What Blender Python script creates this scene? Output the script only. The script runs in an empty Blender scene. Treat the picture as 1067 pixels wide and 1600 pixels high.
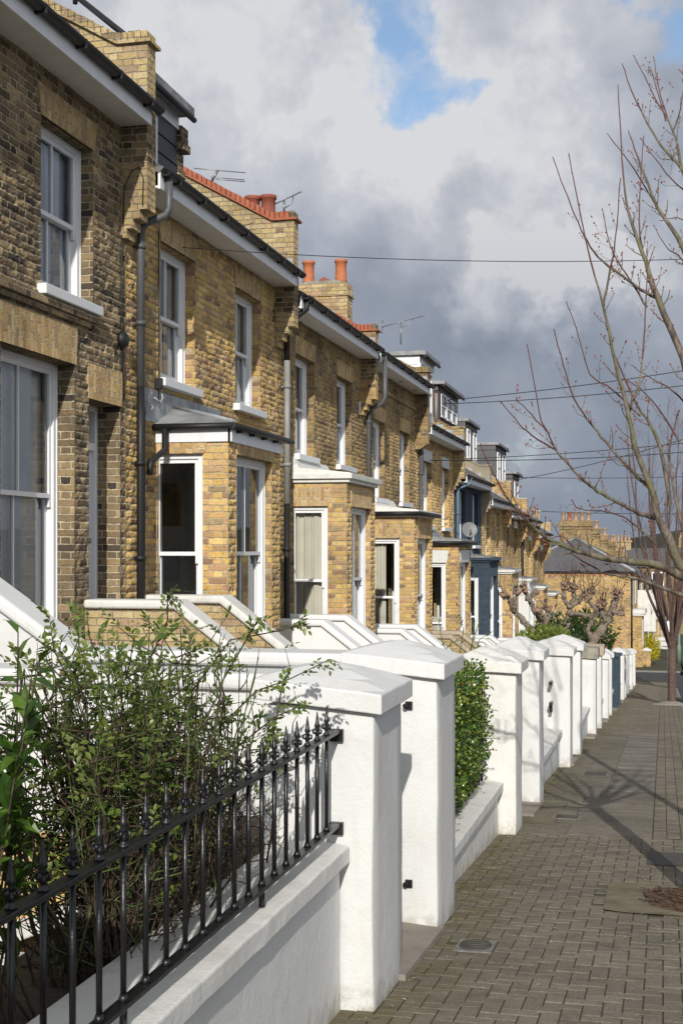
import bpy, math, random
from mathutils import Vector, noise as mnoise
R = random.Random(7)
rad = math.radians
sc = bpy.context.scene
COL = sc.collection

# ------------------------------------------------------------------ camera
F, VPX, HZ, CZ = 2120.0, 1035.0, 858.0, 1.6
TH = math.atan((VPX - 533.5) / F)
S, C = math.sin(TH), math.cos(TH)
cam = bpy.data.cameras.new('camera')
cam.sensor_fit = 'VERTICAL'; cam.sensor_height = 36; cam.sensor_width = 24
cam.lens = F / 1600 * 36
cam.shift_y = (HZ - 800) / 1600
cam.clip_start = 0.1; cam.clip_end = 3000
co = bpy.data.objects.new('camera', cam); COL.objects.link(co)
co.location = (0, 0, CZ); co.rotation_euler = (rad(90), 0, TH)
sc.camera = co

def P(px, py, Z):
    """a point Z metres in front of the camera's plane, seen at that direction"""
    L = (px - 533.5) * Z / F
    return Vector((-S * Z + C * L, C * Z + S * L, CZ - (py - HZ) * Z / F))

GR = 0.0736
def G(y):
    """height of the street at distance y down the hill"""
    if y < 73: return -GR * y
    return -GR * 73 - 0.022 * (y - 73)

# ------------------------------------------------------------------ mesh builder
class MB:
    def __init__(s): s.v = []; s.f = []; s.sm = []
    def add(s, vs, fs, smooth=False):
        o = len(s.v); s.v += [tuple(p) for p in vs]
        for f in fs: s.f.append([i + o for i in f]); s.sm.append(smooth)
        return s
    def quad(s, *p): return s.add(p, [list(range(len(p)))])
    def box(s, x0, x1, y0, y1, z0, z1):
        v = [(x, y, z) for z in (z0, z1) for y in (y0, y1) for x in (x0, x1)]
        return s.add(v, [(0, 2, 3, 1), (4, 5, 7, 6), (0, 1, 5, 4), (1, 3, 7, 5), (3, 2, 6, 7), (2, 0, 4, 6)])
    def prism(s, poly, axis, a0, a1):
        """poly in the two other axes (x,z for y; y,z for x; x,y for z)"""
        def mk(p, a):
            return {'x': (a, p[0], p[1]), 'y': (p[0], a, p[1]), 'z': (p[0], p[1], a)}[axis]
        n = len(poly)
        v = [mk(p, a0) for p in poly] + [mk(p, a1) for p in poly]
        ar = sum(poly[i][0] * poly[(i + 1) % n][1] - poly[(i + 1) % n][0] * poly[i][1] for i in range(n))
        flip = (ar > 0) if axis != 'y' else (ar < 0)
        fs = [list(range(n)), list(range(2 * n - 1, n - 1, -1))] + [[i, i + n, (i + 1) % n + n, (i + 1) % n] for i in range(n)]
        if flip: fs = [f[::-1] for f in fs]
        return s.add(v, fs)
    def tube(s, pts, r, n=6, cap=True, smooth=True):
        pts = [Vector(p) for p in pts]
        m = len(pts)
        if not hasattr(r, '__len__'): r = [r] * m
        vs = []; ref = None
        for i, p in enumerate(pts):
            t = (pts[min(i + 1, m - 1)] - pts[max(i - 1, 0)])
            if t.length < 1e-9: t = Vector((0, 0, 1))
            t.normalize()
            if ref is None:
                ref = t.cross(Vector((0.13, 0.21, 0.97)))
                if ref.length < 0.1: ref = t.cross(Vector((1, 0, 0)))
            ref = (ref - t * ref.dot(t)).normalized()
            b = t.cross(ref)
            for k in range(n):
                a = 2 * math.pi * k / n
                vs.append(p + (ref * math.cos(a) + b * math.sin(a)) * r[i])
        fs = []
        for i in range(m - 1):
            for k in range(n):
                k2 = (k + 1) % n
                fs.append((i * n + k, i * n + k2, (i + 1) * n + k2, (i + 1) * n + k))
        s.add(vs, fs, smooth)
        if cap:
            o = len(s.v) - len(vs)
            s.f.append([o + k for k in range(n)][::-1]); s.sm.append(False)
            s.f.append([o + (m - 1) * n + k for k in range(n)]); s.sm.append(False)
        return s
    def lathe(s, prof, c, n=12, smooth=True):
        vs = []; m = len(prof)
        for (r, z) in prof:
            for k in range(n):
                a = 2 * math.pi * k / n
                vs.append((c[0] + r * math.cos(a), c[1] + r * math.sin(a), c[2] + z))
        fs = [(i * n + k, i * n + (k + 1) % n, (i + 1) * n + (k + 1) % n, (i + 1) * n + k) for i in range(m - 1) for k in range(n)]
        s.add(vs, fs, smooth)
        o = len(s.v) - len(vs)
        s.f.append([o + (m - 1) * n + k for k in range(n)]); s.sm.append(False)
        s.f.append([o + k for k in range(n)][::-1]); s.sm.append(False)
        return s
    def grid_box(s, x0, x1, y0, y1, z0, z1, step=0.12, jit=0.004, seed=0, taper=0.0):
        """a box whose faces are subdivided and hand-trowelled a little out of true"""
        def seg(a, b): return max(1, int(round((b - a) / step)))
        nx, ny, nz = seg(x0, x1), seg(y0, y1), seg(z0, z1)
        idx = {}; vs = []
        cx, cy = (x0 + x1) / 2, (y0 + y1) / 2
        def vid(i, j, k):
            if (i, j, k) not in idx:
                p = Vector((x0 + (x1 - x0) * i / nx, y0 + (y1 - y0) * j / ny, z0 + (z1 - z0) * k / nz))
                t = 1 + taper * (1 - k / nz)
                p.x = cx + (p.x - cx) * t; p.y = cy + (p.y - cy) * t
                d = mnoise.noise_vector(p * 2.3 + Vector((seed, seed * .7, 0)))
                e = mnoise.noise_vector(p * 8 + Vector((seed, 3, seed)))
                p += d * jit + e * jit * .4
                idx[(i, j, k)] = len(vs); vs.append(p)
            return idx[(i, j, k)]
        fs = []
        for i in range(nx):
            for k in range(nz):
                fs.append((vid(i, 0, k), vid(i + 1, 0, k), vid(i + 1, 0, k + 1), vid(i, 0, k + 1)))
                fs.append((vid(i + 1, ny, k), vid(i, ny, k), vid(i, ny, k + 1), vid(i + 1, ny, k + 1)))
        for j in range(ny):
            for k in range(nz):
                fs.append((vid(nx, j, k), vid(nx, j + 1, k), vid(nx, j + 1, k + 1), vid(nx, j, k + 1)))
                fs.append((vid(0, j + 1, k), vid(0, j, k), vid(0, j, k + 1), vid(0, j + 1, k + 1)))
        for i in range(nx):
            for j in range(ny):
                fs.append((vid(i, j, nz), vid(i + 1, j, nz), vid(i + 1, j + 1, nz), vid(i, j + 1, nz)))
                fs.append((vid(i, j + 1, 0), vid(i + 1, j + 1, 0), vid(i + 1, j, 0), vid(i, j, 0)))
        return s.add(vs, fs, True)
    def build(s, name, mat, parent=None, bevel=0, uvswap=False, seg=2):
        me = bpy.data.meshes.new(name)
        org = Vector((0, 0, 0))
        if parent is not None:
            r = parent
            while r.parent is not None: r = r.parent
            org = r.location
        me.from_pydata([(p[0] - org[0], p[1] - org[1], p[2] - org[2]) for p in s.v], [], s.f)
        me.polygons.foreach_set('use_smooth', s.sm)
        uv = me.uv_layers.new(name='UVMap')
        buf = [0.0] * (2 * len(me.loops))
        for pl in me.polygons:
            n = pl.normal; ax, ay, az = abs(n.x), abs(n.y), abs(n.z)
            for li in pl.loop_indices:
                p = s.v[me.loops[li].vertex_index]
                if ax >= ay and ax >= az: a, b = p[1], p[2]
                elif ay >= az: a, b = p[0], p[2]
                else: a, b = p[0], p[1]
                if uvswap: a, b = b, a
                buf[2 * li] = a; buf[2 * li + 1] = b
        uv.data.foreach_set('uv', buf)
        me.materials.append(mat)
        me.update()
        o = bpy.data.objects.new(name, me); COL.objects.link(o)
        if parent is not None: o.parent = parent
        if bevel:
            b = o.modifiers.new('bevel', 'BEVEL'); b.width = bevel; b.segments = seg; b.limit_method = 'ANGLE'; b.angle_limit = rad(40)
        return o

def tag(o, label=None, cat=None, group=None, kind=None):
    if label: o['label'] = label
    if cat: o['category'] = cat
    if group: o['group'] = group
    if kind: o['kind'] = kind
    return o
def thing(name, loc, label, cat, group=None):
    o = bpy.data.objects.new(name, None); COL.objects.link(o); o.location = loc
    o.empty_display_size = .2; o['kind'] = 'thing'
    return tag(o, label, cat, group)

# ------------------------------------------------------------------ materials
class NT:
    def __init__(s, nt): s.t = nt
    def n(s, typ, **kw):
        nd = s.t.nodes.new(typ)
        for k, v in kw.items(): setattr(nd, k, v)
        return nd
    def set(s, sock, v):
        if hasattr(v, 'is_output'): s.t.links.new(v, sock)
        elif v is not None: sock.default_value = v
    def m(s, op, a, b=None, c=None, clamp=False):
        nd = s.n('ShaderNodeMath', operation=op, use_clamp=clamp)
        s.set(nd.inputs[0], a); s.set(nd.inputs[1], b)
        if c is not None: s.set(nd.inputs[2], c)
        return nd.outputs[0]
    def noise(s, vec, scale, detail=3, rough=.55, dist=0, out=0):
        nd = s.n('ShaderNodeTexNoise'); s.set(nd.inputs['Vector'], vec)
        nd.inputs['Scale'].default_value = scale; nd.inputs['Detail'].default_value = detail
        nd.inputs['Roughness'].default_value = rough; nd.inputs['Distortion'].default_value = dist
        return nd.outputs[out]
    def ramp(s, fac, stops, interp='LINEAR'):
        nd = s.n('ShaderNodeValToRGB'); cr = nd.color_ramp; cr.interpolation = interp
        while len(cr.elements) < len(stops): cr.elements.new(.5)
        for e, (p, c) in zip(cr.elements, stops):
            e.position = p; e.color = (c[0], c[1], c[2], 1) if hasattr(c, '__len__') else (c, c, c, 1)
        s.set(nd.inputs[0], fac); return nd.outputs[0]
    def mr(s, v, a, b, c=0., d=1., interp='LINEAR'):
        nd = s.n('ShaderNodeMapRange', interpolation_type=interp); s.set(nd.inputs[0], v)
        for i, q in enumerate((a, b, c, d)): nd.inputs[i + 1].default_value = q
        return nd.outputs[0]
    def mix(s, fac, a, b, mode='MIX'):
        nd = s.n('ShaderNodeMix', data_type='RGBA', blend_type=mode)
        s.set(nd.inputs['Factor'], fac)
        for k, v in ((6, a), (7, b)):
            if hasattr(v, 'is_output'): s.t.links.new(v, nd.inputs[k])
            else: nd.inputs[k].default_value = (v[0], v[1], v[2], 1)
        return nd.outputs[2]
    def bump(s, h, strength=.5, dist=.01, normal=None):
        nd = s.n('ShaderNodeBump'); nd.inputs['Strength'].default_value = strength; nd.inputs['Distance'].default_value = dist
        s.set(nd.inputs['Height'], h)
        if normal is not None: s.set(nd.inputs['Normal'], normal)
        return nd.outputs[0]

def new_mat(name):
    m = bpy.data.materials.new(name); m.use_nodes = True
    t = NT(m.node_tree)
    b = m.node_tree.nodes['Principled BSDF']
    return m, t, b
def pos(t): return t.n('ShaderNodeNewGeometry').outputs['Position']

def plain(name, col, rough=.6, metal=0, var=.12, vscale=6, bump=0, bscale=60, spec=.5, col2=None, streak=False):
    m, t, b = new_mat(name)
    p = pos(t)
    nz = t.noise(p, vscale, 4, .6)
    c2 = col2 or tuple(max(0, x * (1 - 2.2 * var)) for x in col)
    fac = t.mr(nz, .35, .75)
    t.set(b.inputs['Base Color'], t.mix(fac, col, c2))
    b.inputs['Roughness'].default_value = rough; b.inputs['Metallic'].default_value = metal
    b.inputs['Specular IOR Level'].default_value = spec
    if bump:
        h = t.noise(p, bscale, 5, .6)
        t.set(b.inputs['Normal'], t.bump(h, bump, .01))
    return m

def brick_group():
    g = bpy.data.node_groups.new('stock_brick', 'ShaderNodeTree')
    for nm in ('Rand', 'Rand2', 'Mask', 'Noise'):
        g.interface.new_socket(nm, in_out='OUTPUT', socket_type='NodeSocketFloat')
    t = NT(g)
    uv = t.n('ShaderNodeUVMap').outputs[0]
    wob = t.noise(uv, 9, 2, .5, out=1)
    sub = t.n('ShaderNodeVectorMath', operation='SUBTRACT'); t.set(sub.inputs[0], wob); sub.inputs[1].default_value = (.5, .5, .5)
    scl = t.n('ShaderNodeVectorMath', operation='SCALE'); t.set(scl.inputs[0], sub.outputs[0]); scl.inputs['Scale'].default_value = .022
    ad = t.n('ShaderNodeVectorMath', operation='ADD'); t.set(ad.inputs[0], uv); t.set(ad.inputs[1], scl.outputs[0])
    sp = t.n('ShaderNodeSeparateXYZ'); t.set(sp.inputs[0], ad.outputs[0])
    u, v = sp.outputs[0], sp.outputs[1]
    H, W, HW = .075, .225, .1125
    r = t.m('DIVIDE', v, H); row = t.m('FLOOR', r); fv = t.m('MULTIPLY', t.m('SUBTRACT', r, row), H)
    par = t.m('FLOORED_MODULO', row, 2.0)
    c = t.m('DIVIDE', t.m('ADD', u, t.m('MULTIPLY', par, .16875)), W + HW)
    ci = t.m('FLOOR', c); p = t.m('MULTIPLY', t.m('SUBTRACT', c, ci), W + HW)
    isH = t.m('GREATER_THAN', p, W)
    q = t.m('SUBTRACT', p, t.m('MULTIPLY', isH, W))
    w = t.m('SUBTRACT', W, t.m('MULTIPLY', isH, HW))
    du = t.m('MINIMUM', q, t.m('SUBTRACT', w, q))
    dv = t.m('MINIMUM', fv, t.m('SUBTRACT', H, fv))
    d = t.m('MINIMUM', du, dv)
    fine = t.noise(uv, 45, 4, .65)
    d2 = t.m('ADD', d, t.m('MULTIPLY', t.m('SUBTRACT', fine, .5), .016))
    mask = t.mr(d2, .004, .0085, 0, 1, 'SMOOTHSTEP')
    cx = t.n('ShaderNodeCombineXYZ'); t.set(cx.inputs[0], t.m('ADD', t.m('MULTIPLY', ci, 2.0), isH)); t.set(cx.inputs[1], row)
    wn = t.n('ShaderNodeTexWhiteNoise', noise_dimensions='3D'); t.set(wn.inputs['Vector'], cx.outputs[0])
    sc_ = t.n('ShaderNodeSeparateColor'); t.set(sc_.inputs[0], wn.outputs['Color'])
    go = t.n('NodeGroupOutput')
    t.set(go.inputs['Rand'], wn.outputs['Value']); t.set(go.inputs['Rand2'], sc_.outputs[1])
    t.set(go.inputs['Mask'], mask); t.set(go.inputs['Noise'], fine)
    return g
BG = brick_group()
YEL = [(0, (.80, .57, .21)), (.16, (.70, .475, .165)), (.32, (.84, .63, .28)), (.46, (.58, .395, .16)), (.6, (.76, .52, .235)), (.72, (.66, .44, .25)), (.84, (.52, .32, .19)), (.93, (.27, .195, .135)), (1, (.72, .58, .34))]
SOOT = [(0, (.40, .30, .165)), (.2, (.20, .15, .10)), (.4, (.50, .37, .20)), (.55, (.12, .095, .075)), (.72, (.36, .26, .15)), (.88, (.06, .05, .045)), (1, (.52, .41, .24))]
PALE = [(0, (.66, .52, .27)), (.3, (.58, .45, .22)), (.55, (.70, .58, .35)), (.75, (.52, .40, .21)), (.9, (.60, .43, .27)), (1, (.34, .27, .18))]
REDB = [(0, (.42, .12, .055)), (.4, (.36, .10, .05)), (.7, (.45, .15, .08)), (1, (.28, .09, .05))]
def brick_mat(name, stops, mortar=(.70, .58, .37), soot=.25, sootcol=(.05, .042, .035), bump=1.0, mask_bias=None):
    m, t, b = new_mat(name)
    g = t.n('ShaderNodeGroup'); g.node_tree = BG
    rnd, r2, mask, fine = [g.outputs[i] for i in range(4)]
    col = t.ramp(rnd, stops)
    col = t.mix(t.mr(r2, 0, 1, 0, .4), col, (.68, .62, .52), 'MULTIPLY')
    p = pos(t)
    blot = t.noise(p, 28, 5, .7)
    col = t.mix(t.mr(blot, .53, .67, 0, .6), col, (.38, .33, .28), 'MULTIPLY')
    col = t.mix(t.mr(fine, .25, .42, .5, 0), col, (.10, .08, .06))
    mcol = t.mix(t.mr(t.noise(p, 14, 3), .35, .65), mortar, tuple(x * .6 for x in mortar))
    col = t.mix(mask, mcol, col)
    mp2 = t.n('ShaderNodeMapping'); t.set(mp2.inputs[0], p); mp2.inputs['Scale'].default_value = (2.2, 2.2, .30)
    col = t.mix(t.mr(t.noise(mp2.outputs[0], 1.7, 5, .7), .50, .72, 0, .45), col, (.50, .44, .38), 'MULTIPLY')
    big = t.noise(p, .9, 4, .65, .3)
    col = t.mix(t.mr(big, .5 - soot * .35, .78 - soot * .3, 0, min(.85, .35 + soot)), col, sootcol, 'MIX') if soot else col
    t.set(b.inputs['Base Color'], col)
    b.inputs['Roughness'].default_value = .92; b.inputs['Specular IOR Level'].default_value = .2; b.inputs['Diffuse Roughness'].default_value = .8
    h = t.m('ADD', t.m('MULTIPLY', mask, .8), t.m('ADD', t.m('ADD', t.m('MULTIPLY', fine, .55), t.m('MULTIPLY', blot, .7)), t.m('MULTIPLY', r2, .4)))
    t.set(b.inputs['Normal'], t.bump(h, bump, .02))
    return m

def white_mat(name, col=(.80, .80, .78), dirt=.25, bump=.35, dcol=(.45, .43, .38), splash=.75):
    m, t, b = new_mat(name)
    p = pos(t)
    n1 = t.noise(p, 3.0, 6, .7)
    mp = t.n('ShaderNodeMapping'); t.set(mp.inputs[0], p); mp.inputs['Scale'].default_value = (9, 9, 1.1)
    n2 = t.noise(mp.outputs[0], 1.6, 5, .65)
    f1 = t.mr(n1, .50, .75, 0, dirt)
    c = t.mix(f1, col, dcol)
    c = t.mix(t.mr(n2, .56, .74, 0, dirt * .7), c, dcol)
    sp = t.noise(p, 55, 3, .6)
    c = t.mix(t.mr(sp, .70, .76, 0, dirt * 1.3), c, tuple(x * .55 for x in dcol))
    sx = t.n('ShaderNodeSeparateXYZ'); t.set(sx.inputs[0], p)
    foot = t.m('ADD', sx.outputs[2], t.m('MULTIPLY', sx.outputs[1], GR))
    sn = t.noise(p, 11, 5, .7)
    fm = t.m('MULTIPLY', t.mr(foot, -.02, .17, 1, 0), t.mr(t.m('SUBTRACT', sn, t.m('MULTIPLY', foot, .8)), .38, .54))
    c = t.mix(t.m('MULTIPLY', fm, splash), c, (.30, .26, .18))
    t.set(b.inputs['Base Color'], c)
    b.inputs['Roughness'].default_value = .62; b.inputs['Specular IOR Level'].default_value = .3
    h = t.m('ADD', t.noise(p, 70, 5, .6), t.m('MULTIPLY', t.noise(p, 9, 3), 1.6))
    t.set(b.inputs['Normal'], t.bump(h, bump, .006))
    return m

def leaf_mat(name, cols, gloss=.35, trans=.35):
    m, t, b = new_mat(name)
    ri = t.n('ShaderNodeNewGeometry').outputs['Random Per Island']
    c = t.ramp(ri, [(i / (len(cols) - 1), q) for i, q in enumerate(cols)])
    c = t.mix(t.mr(t.noise(pos(t), 40, 3), .3, .7, 0, .35), c, (.5, .55, .4), 'MULTIPLY')
    t.set(b.inputs['Base Color'], c); b.inputs['Roughness'].default_value = gloss
    tr = t.n('ShaderNodeBsdfTranslucent')
    t.set(tr.inputs['Color'], t.mix(.5, c, (.16, .24, .02)))
    mx = t.n('ShaderNodeMixShader'); mx.inputs[0].default_value = trans
    t.set(mx.inputs[1], b.outputs[0]); t.set(mx.inputs[2], tr.outputs[0])
    t.set(m.node_tree.nodes['Material Output'].inputs['Surface'], mx.outputs[0])
    return m

def glass_mat(name, tint=(.94, .96, .96)):
    m, t, b = new_mat(name)
    p = pos(t)
    fr = t.n('ShaderNodeFresnel'); fr.inputs['IOR'].default_value = 1.55
    nm = t.bump(t.noise(p, 1.7, 2), .06, .03); t.set(fr.inputs['Normal'], nm)
    gl = t.n('ShaderNodeBsdfGlossy'); gl.inputs['Roughness'].default_value = .02; t.set(gl.inputs['Normal'], nm)
    gl.inputs['Color'].default_value = (.95, .97, 1, 1)
    tp = t.n('ShaderNodeBsdfTransparent'); tp.inputs[0].default_value = (*tint, 1)
    mx = t.n('ShaderNodeMixShader'); t.set(mx.inputs[0], t.m('MULTIPLY', fr.outputs[0], 1.25, clamp=True))
    t.set(mx.inputs[1], tp.outputs[0]); t.set(mx.inputs[2], gl.outputs[0])
    t.set(m.node_tree.nodes['Material Output'].inputs['Surface'], mx.outputs[0])
    return m

def bark_mat(name, c1, c2, rings=False, moss=None):
    m, t, b = new_mat(name)
    p = pos(t)
    mp = t.n('ShaderNodeMapping'); t.set(mp.inputs[0], p); mp.inputs['Scale'].default_value = (1, 1, 5) if rings else (1, 1, .35)
    n = t.noise(mp.outputs[0], 18, 5, .7)
    c = t.mix(t.mr(n, .40, .58), c1, c2)
    if moss: c = t.mix(t.mr(t.noise(p, 5, 4, .6), .45, .62, 0, .8), c, moss)
    t.set(b.inputs['Base Color'], c); b.inputs['Roughness'].default_value = .75
    t.set(b.inputs['Normal'], t.bump(n, 1.0, .02))
    return m

def roof_mat(name, c1, c2, row=.1, wid=.25):
    m, t, b = new_mat(name)
    uv = t.n('ShaderNodeUVMap').outputs[0]
    br = t.n('ShaderNodeTexBrick'); t.set(br.inputs['Vector'], uv)
    br.inputs['Color1'].default_value = (*c1, 1); br.inputs['Color2'].default_value = (*c2, 1)
    br.inputs['Mortar'].default_value = (*[x * .35 for x in c1], 1)
    br.inputs['Scale'].default_value = 1; br.inputs['Mortar Size'].default_value = .006
    br.inputs['Brick Width'].default_value = wid; br.inputs['Row Height'].default_value = row
    c = t.mix(t.mr(t.noise(pos(t), 3, 5, .7), .45, .7, 0, .6), br.outputs['Color'], (.16, .15, .12))
    t.set(b.inputs['Base Color'], c); b.inputs['Roughness'].default_value = .6
    t.set(b.inputs['Normal'], t.bump(t.m('SUBTRACT', 1.0, br.outputs['Fac']), .8, .015))
    return m

M = dict(
    brick=brick_mat('yellow_stock_brick', YEL, soot=.13),
    brick_worn=brick_mat('sooty_stock_brick', SOOT, mortar=(.72, .62, .44), soot=.20),
    brick_mid=brick_mat('weathered_stock_brick', [(p, tuple(x * .62 + y * .38 for x, y in zip(c, (.12, .09, .06)))) for p, c in YEL], soot=.3),
    brick_pale=brick_mat('pale_stock_brick', PALE, mortar=(.45, .38, .28), soot=.06),
    brick_red=brick_mat('red_brick', REDB, mortar=(.30, .22, .15), soot=.1),
    brick_blue=brick_mat('painted_blue_brick', [(0, (.060, .088, .122)), (.5, (.070, .10, .138)), (1, (.052, .078, .11))], mortar=(.055, .082, .115), soot=0, bump=.5),
    gauged_pale=brick_mat('pale_pointed_gauged_brick', [(0, (.60, .42, .17)), (.5, (.66, .50, .25)), (1, (.50, .30, .13))], mortar=(.78, .72, .62), soot=0),
    gauged=brick_mat('gauged_brick', [(0, (.74, .54, .24)), (.25, (.58, .38, .15)), (.5, (.80, .62, .32)), (.75, (.64, .40, .20)), (1, (.46, .33, .18))], mortar=(.74, .66, .50), soot=.1),
    white=white_mat('white_masonry_paint', (.69, .69, .675), .26, .45),
    white_stair=white_mat('bright_white_stair_paint', (.80, .80, .795), .12, .35),
    white_old=white_mat('weathered_white_paint', (.74, .73, .69), .5, .5, (.40, .38, .32)),
    white_wood=white_mat('white_gloss_joinery', (.80, .81, .82), .12, .12, (.5, .48, .44)),
    fascia=plain('white_fascia', (.84, .85, .87), .4, var=.05),
    soffit=plain('soffit_board', (.80, .80, .78), .6, var=.06),
    stone=plain('weathered_stone', (.36, .33, .27), .9, var=.25, vscale=9, bump=.5),
    beige=plain('beige_painted_stone', (.50, .42, .31), .8, var=.12, bump=.3),
    render_=plain('grey_render', (.36, .31, .23), .9, var=.15, vscale=2, bump=.3),
    concrete=plain('path_concrete', (.30, .26, .22), .9, var=.15, vscale=5, bump=.4),
    black=plain('black_iron_paint', (.012, .012, .013), .32, var=.1, bump=.25, bscale=30),
    blackpl=plain('black_gutter', (.012, .012, .013), .55, var=.1),
    greypipe=plain('grey_pipe', (.105, .108, .112), .45, var=.15, vscale=3),
    palepipe=plain('pale_grey_pipe', (.30, .295, .28), .5, var=.12, vscale=3),
    bluepipe=plain('blue_pipe', (.10, .17, .23), .45, var=.1),
    lead=plain('lead_sheet', (.34, .345, .345), .55, var=.3, vscale=4, bump=.4, bscale=8),
    leadlt=plain('oxidised_lead', (.40, .42, .44), .55, var=.25, vscale=5, bump=.3, bscale=8),
    slatecheek=plain('black_slate_cladding', (.028, .029, .034), .5, var=.15),
    greyclad=plain('grey_dormer_cladding', (.10, .10, .105), .6, var=.12),
    browntile=plain('brown_hung_tile', (.10, .055, .042), .8, var=.2, vscale=12),
    slate=roof_mat('slate_roof', (.10, .10, .11), (.14, .14, .15)),
    tileroof=roof_mat('brown_tile_roof', (.13, .105, .085), (.18, .14, .11), .16, .2),
    terracotta=plain('terracotta_pot', (.52, .17, .07), .7, var=.15, vscale=7),
    terradark=plain('dull_red_pot', (.30, .085, .05), .75, var=.15, vscale=7),
    buffpot=plain('buff_pot', (.48, .33, .20), .8, var=.2, vscale=7),
    redtile=plain('red_creasing_tile', (.42, .13, .065), .8, var=.2, vscale=15),
    glass=glass_mat('window_glass'),
    room=plain('dim_room_wall', (.78, .78, .75), .9, var=.05),
    roomdk=plain('dark_room_wall', (.10, .105, .105), .9, var=.05),
    curtain=plain('cream_curtain', (.66, .62, .52), .9, var=.06, vscale=3),
    net=plain('net_curtain', (.88, .89, .88), .9, var=.08, vscale=2),
    bluecurt=plain('pale_blue_curtain', (.62, .70, .80), .9, var=.08, vscale=3),
    art=plain('framed_picture', (.20, .17, .08), .6, var=.3, vscale=4),
    door=plain('grey_white_door', (.66, .68, .74), .35, var=.04),
    cable=plain('black_cable', (.015, .015, .015), .5, var=.05),
    cablewh=plain('pale_cable', (.62, .60, .55), .5, var=.05),
    alum=plain('dull_aluminium', (.30, .30, .31), .4, metal=.7, var=.15),
    dish=plain('grey_dish', (.20, .205, .21), .5, var=.08),
    soil=plain('garden_soil', (.085, .06, .04), .95, var=.3, vscale=20, bump=1, bscale=40, col2=(.03, .022, .015)),
    mulch=plain('bark_mulch', (.16, .09, .05), .95, var=.4, vscale=35, bump=1, bscale=60, col2=(.035, .022, .015)),
    asphalt=plain('asphalt', (.055, .055, .058), .85, var=.15, vscale=3, bump=.5, bscale=180),
    kerb=plain('granite_kerb', (.24, .23, .21), .85, var=.2, vscale=20, bump=.4),
    iron=plain('cast_iron_cover', (.085, .075, .065), .8, metal=0, var=.2, vscale=15, bump=.6, bscale=50),
    grass=plain('grass_ground', (.07, .085, .035), .95, var=.3, vscale=2, bump=.5),
    hill=plain('wooded_hill', (.045, .05, .045), .95, var=.35, vscale=.05),
    bark=bark_mat('cherry_bark', (.21, .135, .11), (.040, .026, .023), True),
    barkgrey=bark_mat('grey_brown_bark', (.22, .175, .135), (.075, .055, .045), False, (.15, .15, .065)),
    twig=plain('red_brown_twig', (.14, .055, .045), .6, var=.2, vscale=9),
    bud=plain('orange_bud', (.32, .10, .045), .7, var=.25, vscale=30),
    pollard=bark_mat('pollard_bark', (.40, .33, .26), (.13, .095, .075), True),
    knob=plain('pollard_knob', (.36, .24, .17), .9, var=.35, vscale=12, bump=1, bscale=25),
    stem=bark_mat('rose_stem', (.085, .058, .030), (.030, .018, .012)),
    stemgreen=plain('green_rose_stem', (.09, .13, .035), .5, var=.2, vscale=12),
    rose=leaf_mat('rose_leaf', [(.07, .13, .03), (.12, .185, .04), (.18, .25, .05), (.27, .32, .07), (.10, .11, .04)], .36, .45),
    laurel=leaf_mat('laurel_leaf', [(.030, .075, .012), (.05, .11, .018), (.085, .16, .025), (.12, .22, .03)], .22, .35),
    holly=leaf_mat('hedge_leaf', [(.025, .065, .012), (.048, .11, .018), (.085, .165, .024), (.20, .27, .045), (.36, .36, .08)], .25, .2),
    shrubyg=leaf_mat('yellow_green_leaf', [(.12, .18, .03), (.20, .26, .05), (.28, .32, .08)], .45, .4),
    shrubdk=leaf_mat('dark_shrub_leaf', [(.02, .05, .012), (.035, .08, .02), (.055, .11, .025)], .3, .25),
    yellow=leaf_mat('golden_leaf', [(.60, .50, .02), (.75, .62, .03), (.40, .40, .03)], .45, .3),
    berry=plain('red_berry', (.5, .03, .02), .35, var=.05),
    petal=plain('pink_petal', (.75, .42, .40), .6, var=.1),
    carpaint=plain('dark_car_paint', (.03, .035, .045), .2, var=.03, spec=.8),
    rubber=plain('tyre_rubber', (.015, .015, .015), .8, var=.1),
    green_paint=plain('green_post_paint', (.16, .24, .16), .5, var=.08),
    litter=leaf_mat('dry_leaf_litter', [(.30, .20, .09), (.16, .10, .05), (.42, .34, .18), (.10, .07, .04), (.5, .46, .36)], .7, .1),
    moss=leaf_mat('wall_foot_moss', [(.07, .085, .02), (.11, .11, .03), (.10, .13, .03)], .8, .2),
    plate=plain('amber_lens', (.55, .20, .06), .4, var=.05),
)

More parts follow.
